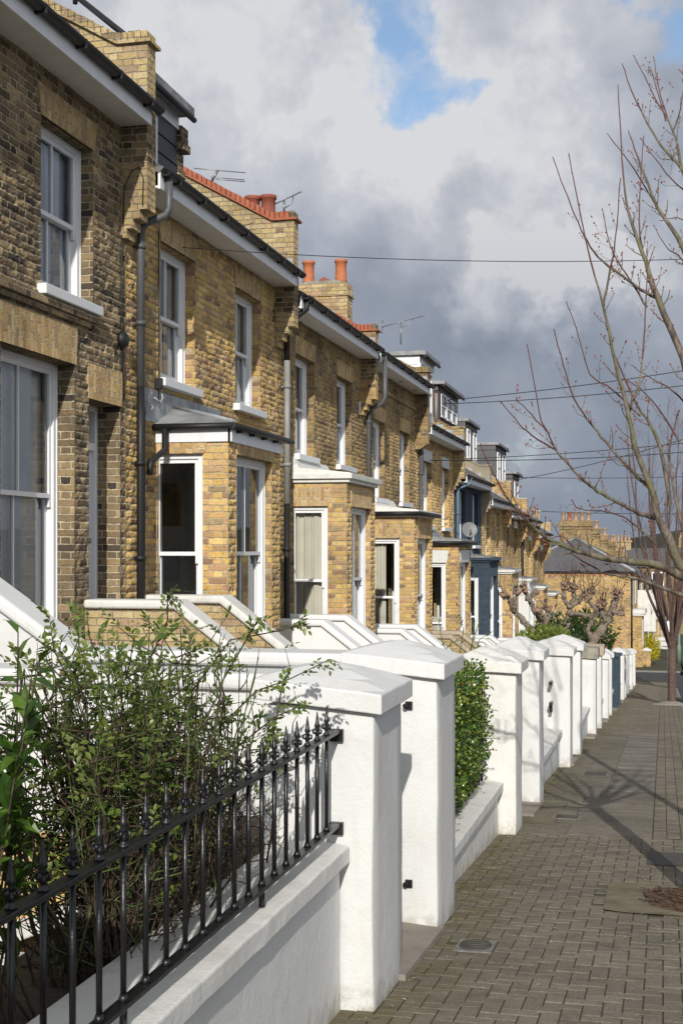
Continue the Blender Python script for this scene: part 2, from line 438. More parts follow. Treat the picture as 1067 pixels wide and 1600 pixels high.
def paving_mat(name, base, moss=True):
    m, t, b = new_mat(name)
    p = pos(t)
    ri = t.n('ShaderNodeNewGeometry').outputs['Random Per Island']
    c = t.mix(t.mr(ri, 0, 1), tuple(x * .86 for x in base), tuple(x * 1.14 for x in base))
    c = t.mix(t.mr(t.noise(p, 1.2, 5, .7), .42, .68, 0, .55), c, (.085, .08, .062))
    sp = t.noise(p, 95, 4, .75)
    c = t.mix(t.mr(sp, .55, .68, 0, .7), c, tuple(x * 2.0 for x in base))
    c = t.mix(t.mr(sp, .46, .32, 0, .8), c, tuple(x * .35 for x in base))
    c = t.mix(t.mr(t.noise(p, 7, 6, .75), .50, .66, 0, .5), c, (.075, .068, .05))
    gum = t.noise(p, 21, 1, .3); c = t.mix(t.mr(gum, .74, .77, 0, .55), c, tuple(x * 2.2 for x in base))
    if moss:
        sx = t.n('ShaderNodeSeparateXYZ'); t.set(sx.inputs[0], p)
        near = t.mr(sx.outputs[0], -1.28, -.75, 1, 0)
        mo = t.m('MULTIPLY', near, t.mr(t.noise(p, 3.5, 5, .7), .36, .58))
        c = t.mix(t.m('MULTIPLY', mo, .7), c, (.13, .11, .045))
    t.set(b.inputs['Base Color'], c); b.inputs['Roughness'].default_value = .9; b.inputs['Specular IOR Level'].default_value = .25
    t.set(b.inputs['Normal'], t.bump(t.noise(p, 160, 4, .7), .6, .006))
    return m
M['block'] = paving_mat('grey_brown_paving_block', (.210, .180, .138))
M['joint'] = plain('sandy_joint', (.050, .046, .030), .95, var=.3, vscale=5, bump=.6, col2=(.07, .075, .03))
M['slab'] = paving_mat('concrete_paving_slab', (.205, .18, .145))
M['slablt'] = paving_mat('pale_paving_slab', (.24, .22, .19))

# ------------------------------------------------------------------ ground
def sheet(mb, x0, x1, ys, dz=0, gf=G):
    for a, b in zip(ys, ys[1:]):
        mb.quad((x0, a, gf(a) + dz), (x1, a, gf(a) + dz), (x1, b, gf(b) + dz), (x0, b, gf(b) + dz))
YS = [-12, 0, 10, 20, 30, 40, 50, 60, 73, 73.8]
YF = [82.5, 100, 150, 220]
KX = .50     # kerb line
def lowG(y): return G(y) - .35
g = MB(); sheet(g, -400, 400, [-60, 0, 30, 60, 73, 100, 200, 900], -1.6); tag(g.build('ground', M['grass']), kind='structure')
g = MB(); sheet(g, -1.45, KX, YS, -.0045); sheet(g, -2.4, KX + .6, YF, -.0045)
tag(g.build('pavement', M['joint']), kind='structure')
g = MB(); sheet(g, KX + .13, 7.2, [-12, 0, 20, 40, 60, 73, 73.8], -.12)
sheet(g, -70, 70, [73.8, 82.5], -.115); sheet(g, KX + .73, 8, YF, -.12)
tag(g.build('road', M['asphalt']), kind='structure')
g = MB(); sheet(g, 7.34, 9.6, YS, -.004); sheet(g, 9.6, 40, YS, .02)
tag(g.build('opposite_pavement', M['slab']), kind='structure')
g = MB()
y = -10.0
while y < 73:
    z0, z1 = G(y), G(y + .9)
    g.add([(KX, y, z0 - .3), (KX + .13, y, z0 - .3), (KX + .13, y + .9, z1 - .3), (KX, y + .9, z1 - .3), (KX, y, z0), (KX + .13, y, z0), (KX + .13, y + .9, z1), (KX, y + .9, z1)],
          [(4, 5, 6, 7), (0, 1, 5, 4), (1, 2, 6, 5), (2, 3, 7, 6), (3, 0, 4, 7)])
    y += .912
tag(g.build('kerb', M['kerb'], bevel=.012), kind='structure')

g = MB(); g.box(-70, 70, 82.36, 82.5, G(82.5) - .3, G(82.5) - .01); tag(g.build('kerb', M['kerb']), kind='structure')
def block(mb, x0, x1, y0, y1, dz=0, ch=.0012, gap=.0038):
    x0 += gap; x1 -= gap; y0 += gap; y1 -= gap
    tx, ty = R.uniform(-.006, .006), R.uniform(-.006, .006)
    cx, cy = (x0 + x1) / 2, (y0 + y1) / 2
    def zz(x, y): return G(y) + dz + tx * (x - cx) + ty * (y - cy)
    lo = [(x, y, zz(x, y) - .016) for x, y in ((x0, y0), (x1, y0), (x1, y1), (x0, y1))]
    md = [(x, y, zz(x, y) - ch) for x, y in ((x0, y0), (x1, y0), (x1, y1), (x0, y1))]
    hi = [(x, y, zz(x, y)) for x, y in ((x0 + ch, y0 + ch), (x1 - ch, y0 + ch), (x1 - ch, y1 - ch), (x0 + ch, y1 - ch))]
    fs = [(8, 9, 10, 11)]
    for i in range(4):
        j = (i + 1) % 4
        fs += [(i, j, j + 4, i + 4), (i + 4, j + 4, j + 8, i + 8)]
    mb.add(lo + md + hi, fs)
PIT = (-.36, KX - .02, 8.45, 9.55)      # tree pit
COVERS = [(-1.05, -.91, 7.17, 7.37), (-.08, .38, 10.46, 11.04)]
def blocked(x0, x1, y0, y1):
    for a, b, c, d in [PIT] + COVERS:
        if a < (x0 + x1) / 2 < b and c < (y0 + y1) / 2 < d: return True
    return False
XW = -1.42
g = MB()
u = .0875
def herring(y0, y1, x0, x1):
    for j in range(int(y0 / u), int(y1 / u)):
        for i in range(int(math.floor(x0 / u)), int(math.ceil(x1 / u))):
            k = (i - j) % 4
            if k == 0: b = (i * u, (i + 2) * u, j * u, (j + 1) * u)
            elif k == 3: b = (i * u, (i + 1) * u, j * u, (j + 2) * u)
            else: continue
            b = (max(b[0], x0), min(b[1], x1), b[2], min(b[3], y1))
            if b[1] - b[0] < .04 or b[3] - b[2] < .04 or blocked(*b): continue
            block(g, *b, dz=R.gauss(0, .0013))
herring(3.2, 11.9, XW, KX)
herring(27.2, 72.6, XW, -.09)
y = 11.9                                  # soldier strip along the kerb
while y < 72.4:
    for i in range(5):
        x0 = -.085 + i * .118
        off = (i % 2) * .1
        block(g, x0, min(x0 + .118, KX), y + off, y + off + .21, dz=R.gauss(0, .001)) if not blocked(x0, x0 + .118, y + off, y + off + .21) else None
    y += .212
tag(g.build('block_pavement', M['block']), kind='structure')
g = MB(); gl = MB()
y = 11.9; row = 0
while y < 27.1:
    h = R.choice([.45, .6, .6, .75])
    h = min(h, 27.15 - y)
    xs = [XW]
    while xs[-1] < -.62: xs.append(xs[-1] + R.choice([.45, .6, .75]))
    xs[-1] = -.62 if y > 15.5 else -.09
    xs = [x for x in xs[:-1] if x < xs[-1] - .1] + [xs[-1]]
    for a, b in zip(xs, xs[1:]):
        block(g, a, b, y, y + h, dz=R.gauss(0, .0015), gap=.003)
    y += h
y = 15.8; i = 0
while y < 27:
    d = .34 if i % 2 == 0 else .42
    block(gl if i % 2 == 0 else g, -.62, -.09, y, y + d, dz=0, gap=.003); y += d; i += 1
tag(g.build('slab_pavement', M['slab']), kind='structure')
tag(gl.build('slab_pavement', M['slablt']), kind='structure')
# leaves, petals and grit lying on the paving, mostly along the wall foot and round the tree pit
lit = MB(); mo = MB()
for _ in range(900):
    if R.random() < .62: x = -1.30 + abs(R.gauss(0, .10)); yy = R.uniform(5.2, 26)
    elif R.random() < .5: x = R.uniform(-1.2, .45); yy = R.uniform(4.5, 26)
    else: x = .05 + R.gauss(0, .25); yy = 9.0 + R.gauss(0, .5)
    a = R.uniform(0, 6.28); l = R.uniform(.004, .016) * (1.5 if R.random() < .12 else 1); w = l * R.uniform(.3, .8); z = G(yy) + .004
    ca, sa = math.cos(a), math.sin(a)
    c = [(l, 0, .002), (0, w, .005), (-l, 0, .001), (0, -w, .004)]
    lit.quad(*[(x + p * ca - q * sa, yy + p * sa + q * ca, z + h) for p, q, h in c])
tag(lit.build('leaf_litter', M['litter']), kind='stuff')
for _ in range(420):
    x = -1.315 + abs(R.gauss(0, .022)); yy = R.uniform(5.8, 24); 
    if 6.4 < yy < 7.6: continue
    for q in range(R.randint(2, 5)):
        d = Vector((R.gauss(0, 1), R.gauss(0, 1), R.uniform(.3, 1.6))).normalized(); L_ = R.uniform(.006, .022)
        b_ = Vector((x + R.gauss(0, .008), yy + R.gauss(0, .012), G(yy) - .004)); s_ = d.cross(Vector((0, 0, 1))).normalized() * L_ * .3
        mo.quad(b_ - s_, b_ + s_, b_ + d * L_ + s_ * .3, b_ + d * L_ - s_ * .3)
tag(mo.build('moss', M['moss']), kind='stuff')
# tree pit in front of the near tree
g = MB()
gx0, gx1, gy0, gy1 = PIT
ring = []
for k in range(26):
    a = 2 * math.pi * k / 26
    ca, sa = math.cos(a), math.sin(a)
    rr = 1 + .07 * math.sin(3 * a + 1)
    rr += .05 * math.sin(7 * a); inner = (.14 + .27 * ca * rr, 9.0 + .42 * sa * rr)
    q = max(abs(ca), abs(sa))
    outer = ((gx0 + gx1) / 2 + (gx1 - gx0) / 2 * ca / q, (gy0 + gy1) / 2 + (gy1 - gy0) / 2 * sa / q)
    ring.append((inner, outer))
for k in range(26):
    a, b = ring[k], ring[(k + 1) % 26]
    g.quad((*a[1], G(a[1][1]) + .007), (*b[1], G(b[1][1]) + .007), (*b[0], G(b[0][1]) + .009), (*a[0], G(a[0][1]) + .009))
tag(g.build('tree_pit_ground', plain('mossy_concrete', (.22, .185, .125), .95, var=.2, vscale=6, bump=.7, bscale=70, col2=(.12, .10, .05))), kind='structure')
g = MB()
n = 14
vs = []; fs = []
for i in range(n + 1):
    for j in range(n + 1):
        x = -.22 + .66 * i / n; yy = 8.55 + .9 * j / n
        vs.append((x, yy, G(yy) + .001 + .016 * mnoise.noise(Vector((x * 9, yy * 9, 0))) + (.02 * (1 - min(1, math.hypot((x - .12) / .3, (yy - 9) / .42))))))
for i in range(n):
    for j in range(n):
        fs.append((i * (n + 1) + j, (i + 1) * (n + 1) + j, (i + 1) * (n + 1) + j + 1, i * (n + 1) + j + 1))
g.add(vs, fs, True)
for _ in range(420):
    x, yy = .12 + R.gauss(0, .13), 9.0 + R.gauss(0, .19)
    if not (-.16 < x < .42 and 8.6 < yy < 9.42): continue
    a = R.uniform(0, 6.28); l = R.uniform(.008, .03); w = l * .3; z = G(yy) + R.uniform(.010, .030)
    dx, dy = math.cos(a) * l, math.sin(a) * l
    g.quad((x - dx - dy * .3, yy - dy + dx * .3, z), (x + dx - dy * .3, yy + dy + dx * .3, z + .004), (x + dx + dy * .3, yy + dy - dx * .3, z + .005), (x - dx + dy * .3, yy - dy - dx * .3, z + .002))
tag(g.build('soil', M['mulch']), kind='structure')

def cover(name, x0, x1, y0, y1, mat, label, ribs=True, oval=False):
    t = thing(name, ((x0 + x1) / 2, (y0 + y1) / 2, G((y0 + y1) / 2)), label, 'drain cover')
    def zz(y, d): return G(y) + d
    fr = MB()
    fr.add([(x0, y0, zz(y0, -.02)), (x1, y0, zz(y0, -.02)), (x1, y1, zz(y1, -.02)), (x0, y1, zz(y1, -.02)), (x0, y0, zz(y0, .0035)), (x1, y0, zz(y0, .0035)), (x1, y1, zz(y1, .0035)), (x0, y1, zz(y1, .0035))],
           [(4, 5, 6, 7), (0, 1, 5, 4), (1, 2, 6, 5), (2, 3, 7, 6), (3, 0, 4, 7)])
    fr.build('frame', M['kerb'] if oval else mat, t)
    li = MB(); cx, cy = (x0 + x1) / 2, (y0 + y1) / 2
    if oval:
        vs = [(cx, cy, zz(cy, .006))]
        for k in range(20):
            a = 2 * math.pi * k / 20
            vs.append((cx + .40 * (x1 - x0) * math.cos(a), cy + .40 * (y1 - y0) * math.sin(a), zz(cy + .40 * (y1 - y0) * math.sin(a), .006)))
        li.add(vs, [(0, k + 1, (k + 1) % 20 + 1) for k in range(20)])
        li.tube([v for v in vs[1:]] + [vs[1]], .007, 5, False)
    else:
        m_ = .03
        li.add([(x0 + m_, y0 + m_, zz(y0 + m_, .006)), (x1 - m_, y0 + m_, zz(y0 + m_, .006)), (x1 - m_, y1 - m_, zz(y1 - m_, .006)), (x0 + m_, y1 - m_, zz(y1 - m_, .006))], [(0, 1, 2, 3)])
    if ribs:
        nr = 6
        for k in range(1, nr):
            yy = y0 + (y1 - y0) * k / nr
            hw = (x1 - x0) * (.38 * math.sqrt(max(.05, 1 - (2 * k / nr - 1) ** 2)) if oval else .40)
            li.tube([(cx - hw, yy, zz(yy, .007)), (cx + hw, yy, zz(yy, .007))], .006, 4)
    li.build('lid', M['iron'], t)
cover('drain_cover', -1.08, -.88, 7.12, 7.42, M['stone'], 'small ribbed oval cover in a square pale frame, set in blocks by the gate', True, True)
cover('drain_cover', -.12, .42, 10.4, 11.1, M['iron'], 'large rusty dark rectangular cover beside the tree pit', False)
cover('drain_cover', -1.02, -.76, 13.0, 13.25, M['kerb'], 'little pale ribbed grating in the slabs by the pillars', True)
cover('drain_cover', -1.02, -.68, 17.6, 18.2, M['slablt'], 'dark square cover in a pale stone frame, in the slabs', False)

# ------------------------------------------------------------------ window helper
def ob(o, pl, a0, a1, d0, d1, z0, z1, mb):
    """box on a wall: a along the wall, d outwards from plane pl"""
    if o == 'X': mb.box(pl + d0, pl + d1, a0, a1, z0, z1)
    else: mb.box(a0, a1, pl - d1, pl - d0, z0, z1)
def opt(o, pl, a, d, z): return (pl + d, a, z) if o == 'X' else (a, pl - d, z)

def window(par, o, pl, a0, a1, z0, z1, bars=1, mid=.5, curtain=None, frame=None, sill=True, plain_sash=False, sillmat=None, sill_d=.16, lab=None, cside='both', sp=None):
    """sash window standing in an opening; pl is the plane of the frame's outer face"""
    fm = frame or M['white_wood']
    w = .075
    fr = MB()
    ob(o, pl, a0, a0 + w, -.12, 0, z0, z1, fr); ob(o, pl, a1 - w, a1, -.12, 0, z0, z1, fr)
    ob(o, pl, a0 + w, a1 - w, -.12, 0, z1 - .06, z1, fr); ob(o, pl, a0 + w, a1 - w, -.12, .02, z0, z0 + .05, fr)
    # thin bead proud of the frame
    ob(o, pl, a0 + .004, a0 + .02, 0, .012, z0, z1, fr); ob(o, pl, a1 - .02, a1 - .004, 0, .012, z0, z1, fr)
    f = fr.build('window', fm, par, bevel=.004)
    zm = z0 + .05 + (z1 - z0 - .11) * mid
    i0, i1 = a0 + w, a1 - w
    def sash(zb, zt, d, low):
        s = MB(); sw = .045
        ob(o, pl, i0, i0 + sw, d - .04, d, zb, zt, s); ob(o, pl, i1 - sw, i1, d - .04, d, zb, zt, s)
        ob(o, pl, i0 + sw, i1 - sw, d - .04, d, zb, zb + (.085 if low else .045), s)
        ob(o, pl, i0 + sw, i1 - sw, d - .04, d, zt - .045, zt, s)
        for k in range(bars):
            c = i0 + (i1 - i0) * (k + 1) / (bars + 1)
            ob(o, pl, c - .011, c + .011, d - .035, d - .003, zb + .04, zt - .04, s)
        if not low:
            for e in (i0 + .005, i1 - .04): ob(o, pl, e, e + .035, d - .03, d - .002, zb - .09, zb, s)   # sash horns
        s.build('sash', fm, f)
        pmb = MB()
        pts = [opt(o, pl, i0 + sw, d - .022, zb + .04), opt(o, pl, i1 - sw, d - .022, zb + .04), opt(o, pl, i1 - sw, d - .022, zt - .04), opt(o, pl, i0 + sw, d - .022, zt - .04)]
        pmb.quad(*pts); pmb.build('pane', M['glass'], f)
    sash(zm - .02, z1 - .06, -.025, False)
    sash(z0 + .05, zm + .025, -.075, True)
    if sill:
        s = MB(); ob(o, pl, a0 - .07, a1 + .07, -.12, sill_d + .07, z0 - .10, z0 - .003, s)
        s.build('sill', sillmat or M['white_old'], f, bevel=.008)
    if curtain is not None:
        mat, lo, hi, spans = curtain
        cm = MB()
        for (s0, s1, amp) in spans:
            n = 60; vs = []
            for i in range(n + 1):
                a = i0 + (i1 - i0) * (s0 + (s1 - s0) * i / n)
                ph = i * .75 + 3 * math.sin(i * .21)
                d = -.145 + amp * math.sin(ph)
                vs.append(opt(o, pl, a, d, lo)); vs.append(opt(o, pl, a, d * 1.0 + .006 * math.sin(i), hi))
            cm.add(vs, [(2 * i, 2 * i + 2, 2 * i + 3, 2 * i + 1) for i in range(n)], True)
        cm.build('curtain', mat, f)
    return f

def wall_grid(mb, o, pl, a0, a1, z0, z1, holes, depth):
    """wall face with openings and their reveals (depth goes inwards)"""
    As = sorted({a0, a1, *[h[0] for h in holes], *[h[1] for h in holes]})
    Zs = sorted({z0, z1, *[h[2] for h in holes], *[h[3] for h in holes]})
    for p, q in zip(As, As[1:]):
        for r, t in zip(Zs, Zs[1:]):
            ca, cz = (p + q) / 2, (r + t) / 2
            if any(h[0] < ca < h[1] and h[2] < cz < h[3] for h in holes): continue
            v = [opt(o, pl, p, 0, r), opt(o, pl, q, 0, r), opt(o, pl, q, 0, t), opt(o, pl, p, 0, t)]
            if o == 'X': mb.quad(*v)
            else: mb.quad(*v)
    for h in holes:
        d = -depth
        b0, b1, c0, c1 = h[:4]
        if len(h) > 4: d = -h[4]
        mb.quad(opt(o, pl, b0, 0, c0), opt(o, pl, b0, d, c0), opt(o, pl, b0, d, c1), opt(o, pl, b0, 0, c1))
        mb.quad(opt(o, pl, b1, d, c0), opt(o, pl, b1, 0, c0), opt(o, pl, b1, 0, c1), opt(o, pl, b1, d, c1))
        mb.quad(opt(o, pl, b0, d, c1), opt(o, pl, b1, d, c1), opt(o, pl, b1, 0, c1), opt(o, pl, b0, 0, c1))
        mb.quad(opt(o, pl, b0, 0, c0), opt(o, pl, b1, 0, c0), opt(o, pl, b1, d, c0), opt(o, pl, b0, d, c0))

def relief_wall(mb, pl, a0, a1, z0, z1, holes, depth, sy=.0375, sz=.025, amp=1.0, seed=0):
    """a street front built with the real relief of old brickwork: every brick set a little
    proud, back or skew, with rough faces and raked joints"""
    def lines(lo, hi, st, extra):
        n0 = math.ceil(lo / st + 1e-6); L = [lo]
        while n0 * st < hi - 1e-6: L.append(n0 * st); n0 += 1
        L.append(hi)
        for e in extra:
            if lo < e < hi: L = [q for q in L if abs(q - e) > st * .45 or q in (lo, hi)] + [e]
        return sorted(set(L))
    ys = lines(a0, a1, sy, [h[0] for h in holes] + [h[1] for h in holes])
    zs = lines(z0, z1, sz, [h[2] for h in holes] + [h[3] for h in holes])
    info = {}
    def brick(y, z):
        row = math.floor(z / .075 + 1e-4); u_ = (y + (row % 2) * .16875) / .3375; ci = math.floor(u_); p = (u_ - ci) * .3375
        isH = p > .225; key = (row, ci, isH)
        if key not in info:
            r = random.Random(hash((row * 7919 + ci * 2 + isH + seed * 31)))
            info[key] = (r.gauss(0, .0036), r.gauss(0, .19), r.gauss(0, .10))
        w = .1125 if isH else .225
        q = (p - .225 if isH else p) - w / 2
        fz = z - (row + .5) * .075
        return info[key], q, fz, w
    idx = {}; vs = []
    def on_edge(y, z):
        if y in (a0, a1) or z in (z0, z1): return True
        return any(h[0] - 1e-6 <= y <= h[1] + 1e-6 and h[2] - 1e-6 <= z <= h[3] + 1e-6 for h in holes)
    def vid(i, j):
        if (i, j) not in idx:
            y, z = ys[i], zs[j]
            if on_edge(y, z): d = 0
            else:
                (o_, ty, tz), q, fz, w = brick(y + .0009, z)
                d = o_ + ty * q * .35 + tz * fz + (.0062 * mnoise.noise(Vector((y * 16 + seed, z * 18, 0))) + .005 * mnoise.noise(Vector((y * 41, z * 45, seed))))
                if abs(fz) > .033: d -= .007
                d = max(-.02, min(.013, d * amp - .002))
            idx[(i, j)] = len(vs); vs.append((pl + d, y, z))
        return idx[(i, j)]
    fs = []
    for i in range(len(ys) - 1):
        cy = (ys[i] + ys[i + 1]) / 2
        hh = [h for h in holes if h[0] < cy < h[1]]
        for j in range(len(zs) - 1):
            cz = (zs[j] + zs[j + 1]) / 2
            if any(h[2] < cz < h[3] for h in hh): continue
            fs.append((vid(i, j), vid(i + 1, j), vid(i + 1, j + 1), vid(i, j + 1)))
    mb.add(vs, fs, False)
    tmp = MB(); wall_grid(tmp, 'X', pl, a0, a1, z0, z1, holes, depth)
    nf = 4 * len(holes)
    # reveals only
    o = len(mb.v); mb.v += tmp.v
    for f in tmp.f[-nf:] if nf else []: mb.f.append([q + o for q in f]); mb.sm.append(False)

def lintel(par, o, pl, a0, a1, z0, z1, mat, splay=.06, d=.014):
    mb = MB()
    pts = [(a0 - .02, z0), (a1 + .02, z0), (a1 + splay + .02, z1), (a0 - splay - .02, z1)]
    if o == 'X': mb.prism(pts, 'x', pl - .02, pl + d)
    else: mb.prism(pts, 'y', pl - d, pl + .02)
    return mb.build('lintel', mat, par, uvswap=True)

WX, BX, GX = -5.70, -4.82, -5.29
SP = 5.97
def Y0(k): return 14.25 + SP * (k - 2)
def YP(k): return Y0(k) - .38
GZ = {1: 6.39, 2: 5.78, 3: 5.50, 4: 5.48, 5: 4.57, 6: 3.70, 7: 3.25, 8: 3.0, 9: 2.85, 10: 2.35}
SI = {0: 4.6, 1: 4.10, 2: 3.60, 3: 3.13, 4: 2.65, 5: 2.18, 6: 1.72, 7: 1.28, 8: .83, 9: .38, 10: -.08}
BT = {2: 3.04, 3: 2.79, 4: 2.38, 5: 1.82, 6: 1.36, 7: .92, 8: .50, 9: .06, 10: -.4}
PTOP = {1: 7.20, 2: 6.70, 3: 5.96, 4: 5.92, 5: 5.10, 6: 4.40, 7: 4.17, 8: 3.76, 9: 3.43, 10: 3.0}
CB = {1: 5.27, 2: 4.96, 3: 4.50, 4: 4.09, 5: 3.57, 6: 2.9, 7: 2.5, 8: 2.1, 9: 1.7, 10: 1.3}
BASE = {1: 'brick_worn', 2: 'brick', 3: 'brick_mid', 4: 'brick_mid', 5: 'brick', 6: 'brick_blue', 7: 'brick', 8: 'brick_mid', 9: 'brick', 10: 'brick_mid'}
HLAB = {
 1: 'sooty brick terraced house with big ground floor sash and no bay, largest in view',
 2: 'yellow brick terraced house whose square bay has a lead hipped roof and black gutter',
 3: 'brown brick terraced house with cream curtains and a wide white slab over its bay',
 4: 'brick terraced house with spotlights under its eaves and smooth rendered corbel',
 5: 'terraced house with white painted lintels over plain yellow brickwork',
 6: 'terraced house painted dark slate blue with blue bay and brown tiled dormer',
 7: 'yellow brick terraced house just beyond the blue one, with pale blinds upstairs',
 8: 'brick terraced house with an all white painted bay',
 9: 'narrow looking brick house beyond the white bay, with white cornice over its bay',
 10: 'last house of the brick terrace before the side street'}

def stack_pots(par, xs, y, z, mat, r=.105, h=.42):
    for i, x in enumerate(xs):
        mb = MB(); mb.lathe([(r * 1.12, 0), (r * 1.0, .06), (r * .92, h * .6), (r * .95, h - .06), (r * 1.1, h - .05), (r * 1.1, h), (r * .8, h), (r * .78, h - .15)], (x, y, z), 14)
        mb.build('pot', mat[i % len(mat)] if isinstance(mat, list) else mat, par)

def parapet(h, k):
    """party wall end between house k and k+1: corbelled out under the eaves, rising with the roof"""
    yb = YP(k + 1); y0, y1 = yb - .12, yb + .12
    zb, zt = CB[k], PTOP[k]
    fx = -5.40
    step = [(WX - .05, zb - .30), (WX + .06, zb - .30), (WX + .06, zb - .20), (WX + .13, zb - .20), (WX + .13, zb - .10), (WX + .21, zb - .10), (WX + .21, zb)]
    if k in (4,): step = [(WX - .05, zb - .12), (WX + .12, zb - .12), (fx, zb)]
    top = zt - .14
    poly = step + [(fx, zb), (fx, top), (-5.74, top), (-9.4, top + 2.05), (-13.0, top), (-13.6, top - .6), (-13.6, zb - .30)]
    mb = MB(); mb.prism(poly, 'y', y0, y1)
    wm = {4: M['brick_mid'], 6: M['render_']}.get(k, M['brick_pale'] if k in (1, 2, 5) else M['brick'])
    if k == 4: pass
    p = mb.build('party_wall', wm, h)
    # lower, sooty corbelled part of the first one
    def copi(d0, d1, z_lo, z_hi, x0):
        return [(fx + x0, top + z_lo), (fx + x0, top + z_hi), (-5.76, top + z_hi), (-9.4, top + z_hi + 2.05), (-9.4, top + z_lo + 2.05), (-5.74, top + z_lo)]
    if k <= 4:
        cm = MB()
        cm.prism(copi(0, 0, .001, .035, .05), 'y', y0 - .045, y1 + .045)
        cm.build('creasing_course', M['redtile'] if k in (2, 3) else wm, p)
        # bricks on edge, one by one, following the slope
        cb = MB(); cd = MB()
        x = fx; i = 0
        while x > -9.2:
            xe = x - .066
            def zc(xx): return top + .036 + max(0, (-5.76 - xx)) * 2.05 / 3.64
            dst = cd if (k in (2, 3) and i == 0) else cb
            j = R.uniform(-.004, .006)
            dst.add([(xx, yy, zc(xx) + dz) for xx in (x, xe) for yy in (y0 - .012, y1 + .012) for dz in (-.002, .10 + j)],
                    [(0, 1, 3, 2), (4, 6, 7, 5), (0, 4, 5, 1), (2, 3, 7, 6), (1, 5, 7, 3), (0, 2, 6, 4)])
            x = xe - .011; i += 1
        cb.build('coping', {1: M['brick_pale'], 2: M['redtile'], 3: M['redtile'], 4: M['browntile']}[k] if k != 4 else M['brick_mid'], p, bevel=.006)
        if cd.v: cd.build('coping', M['brick_worn'], p, bevel=.006)
    else:
        cm = MB(); cm.prism(copi(0, 0, .001, .07, .03), 'y', y0 - .02, y1 + .02)
        cm.build('coping', {5: M['brick_mid'], 6: M['render_']}.get(k, M['beige']), p)
    if k in (1, 2, 3):     # sooty band at eaves level
        s = MB(); s.box(fx - .3, fx + .004, y0 - .004, y1 + .004, GZ[k] - .62, GZ[k] - .02); s.build('sooty_band', M['brick_worn'], p)
    # stepped lead flashing against the roof
    rz = GZ[k + 1] if k + 1 in GZ else GZ[k] - .4
    for (zz, ya_, yb_, hh) in ((rz, y1, y1 + .004, .22), (GZ[k], y0 - .004, y0, .10)):
        lo_, up_ = [], []
        for i in range(12):
            x = -5.42 - .28 * i; z = zz + (-5.3 - x) * .58 + .03
            up_ += [(x, z + hh), (x - .28, z + hh)]; lo_ += [(x, z - .08), (x - .28, z - .08 + .16)]
        fl = MB(); fl.prism(up_ + lo_[::-1], 'y', ya_, yb_); fl.build('flashing', M['leadlt'], p)
    return p

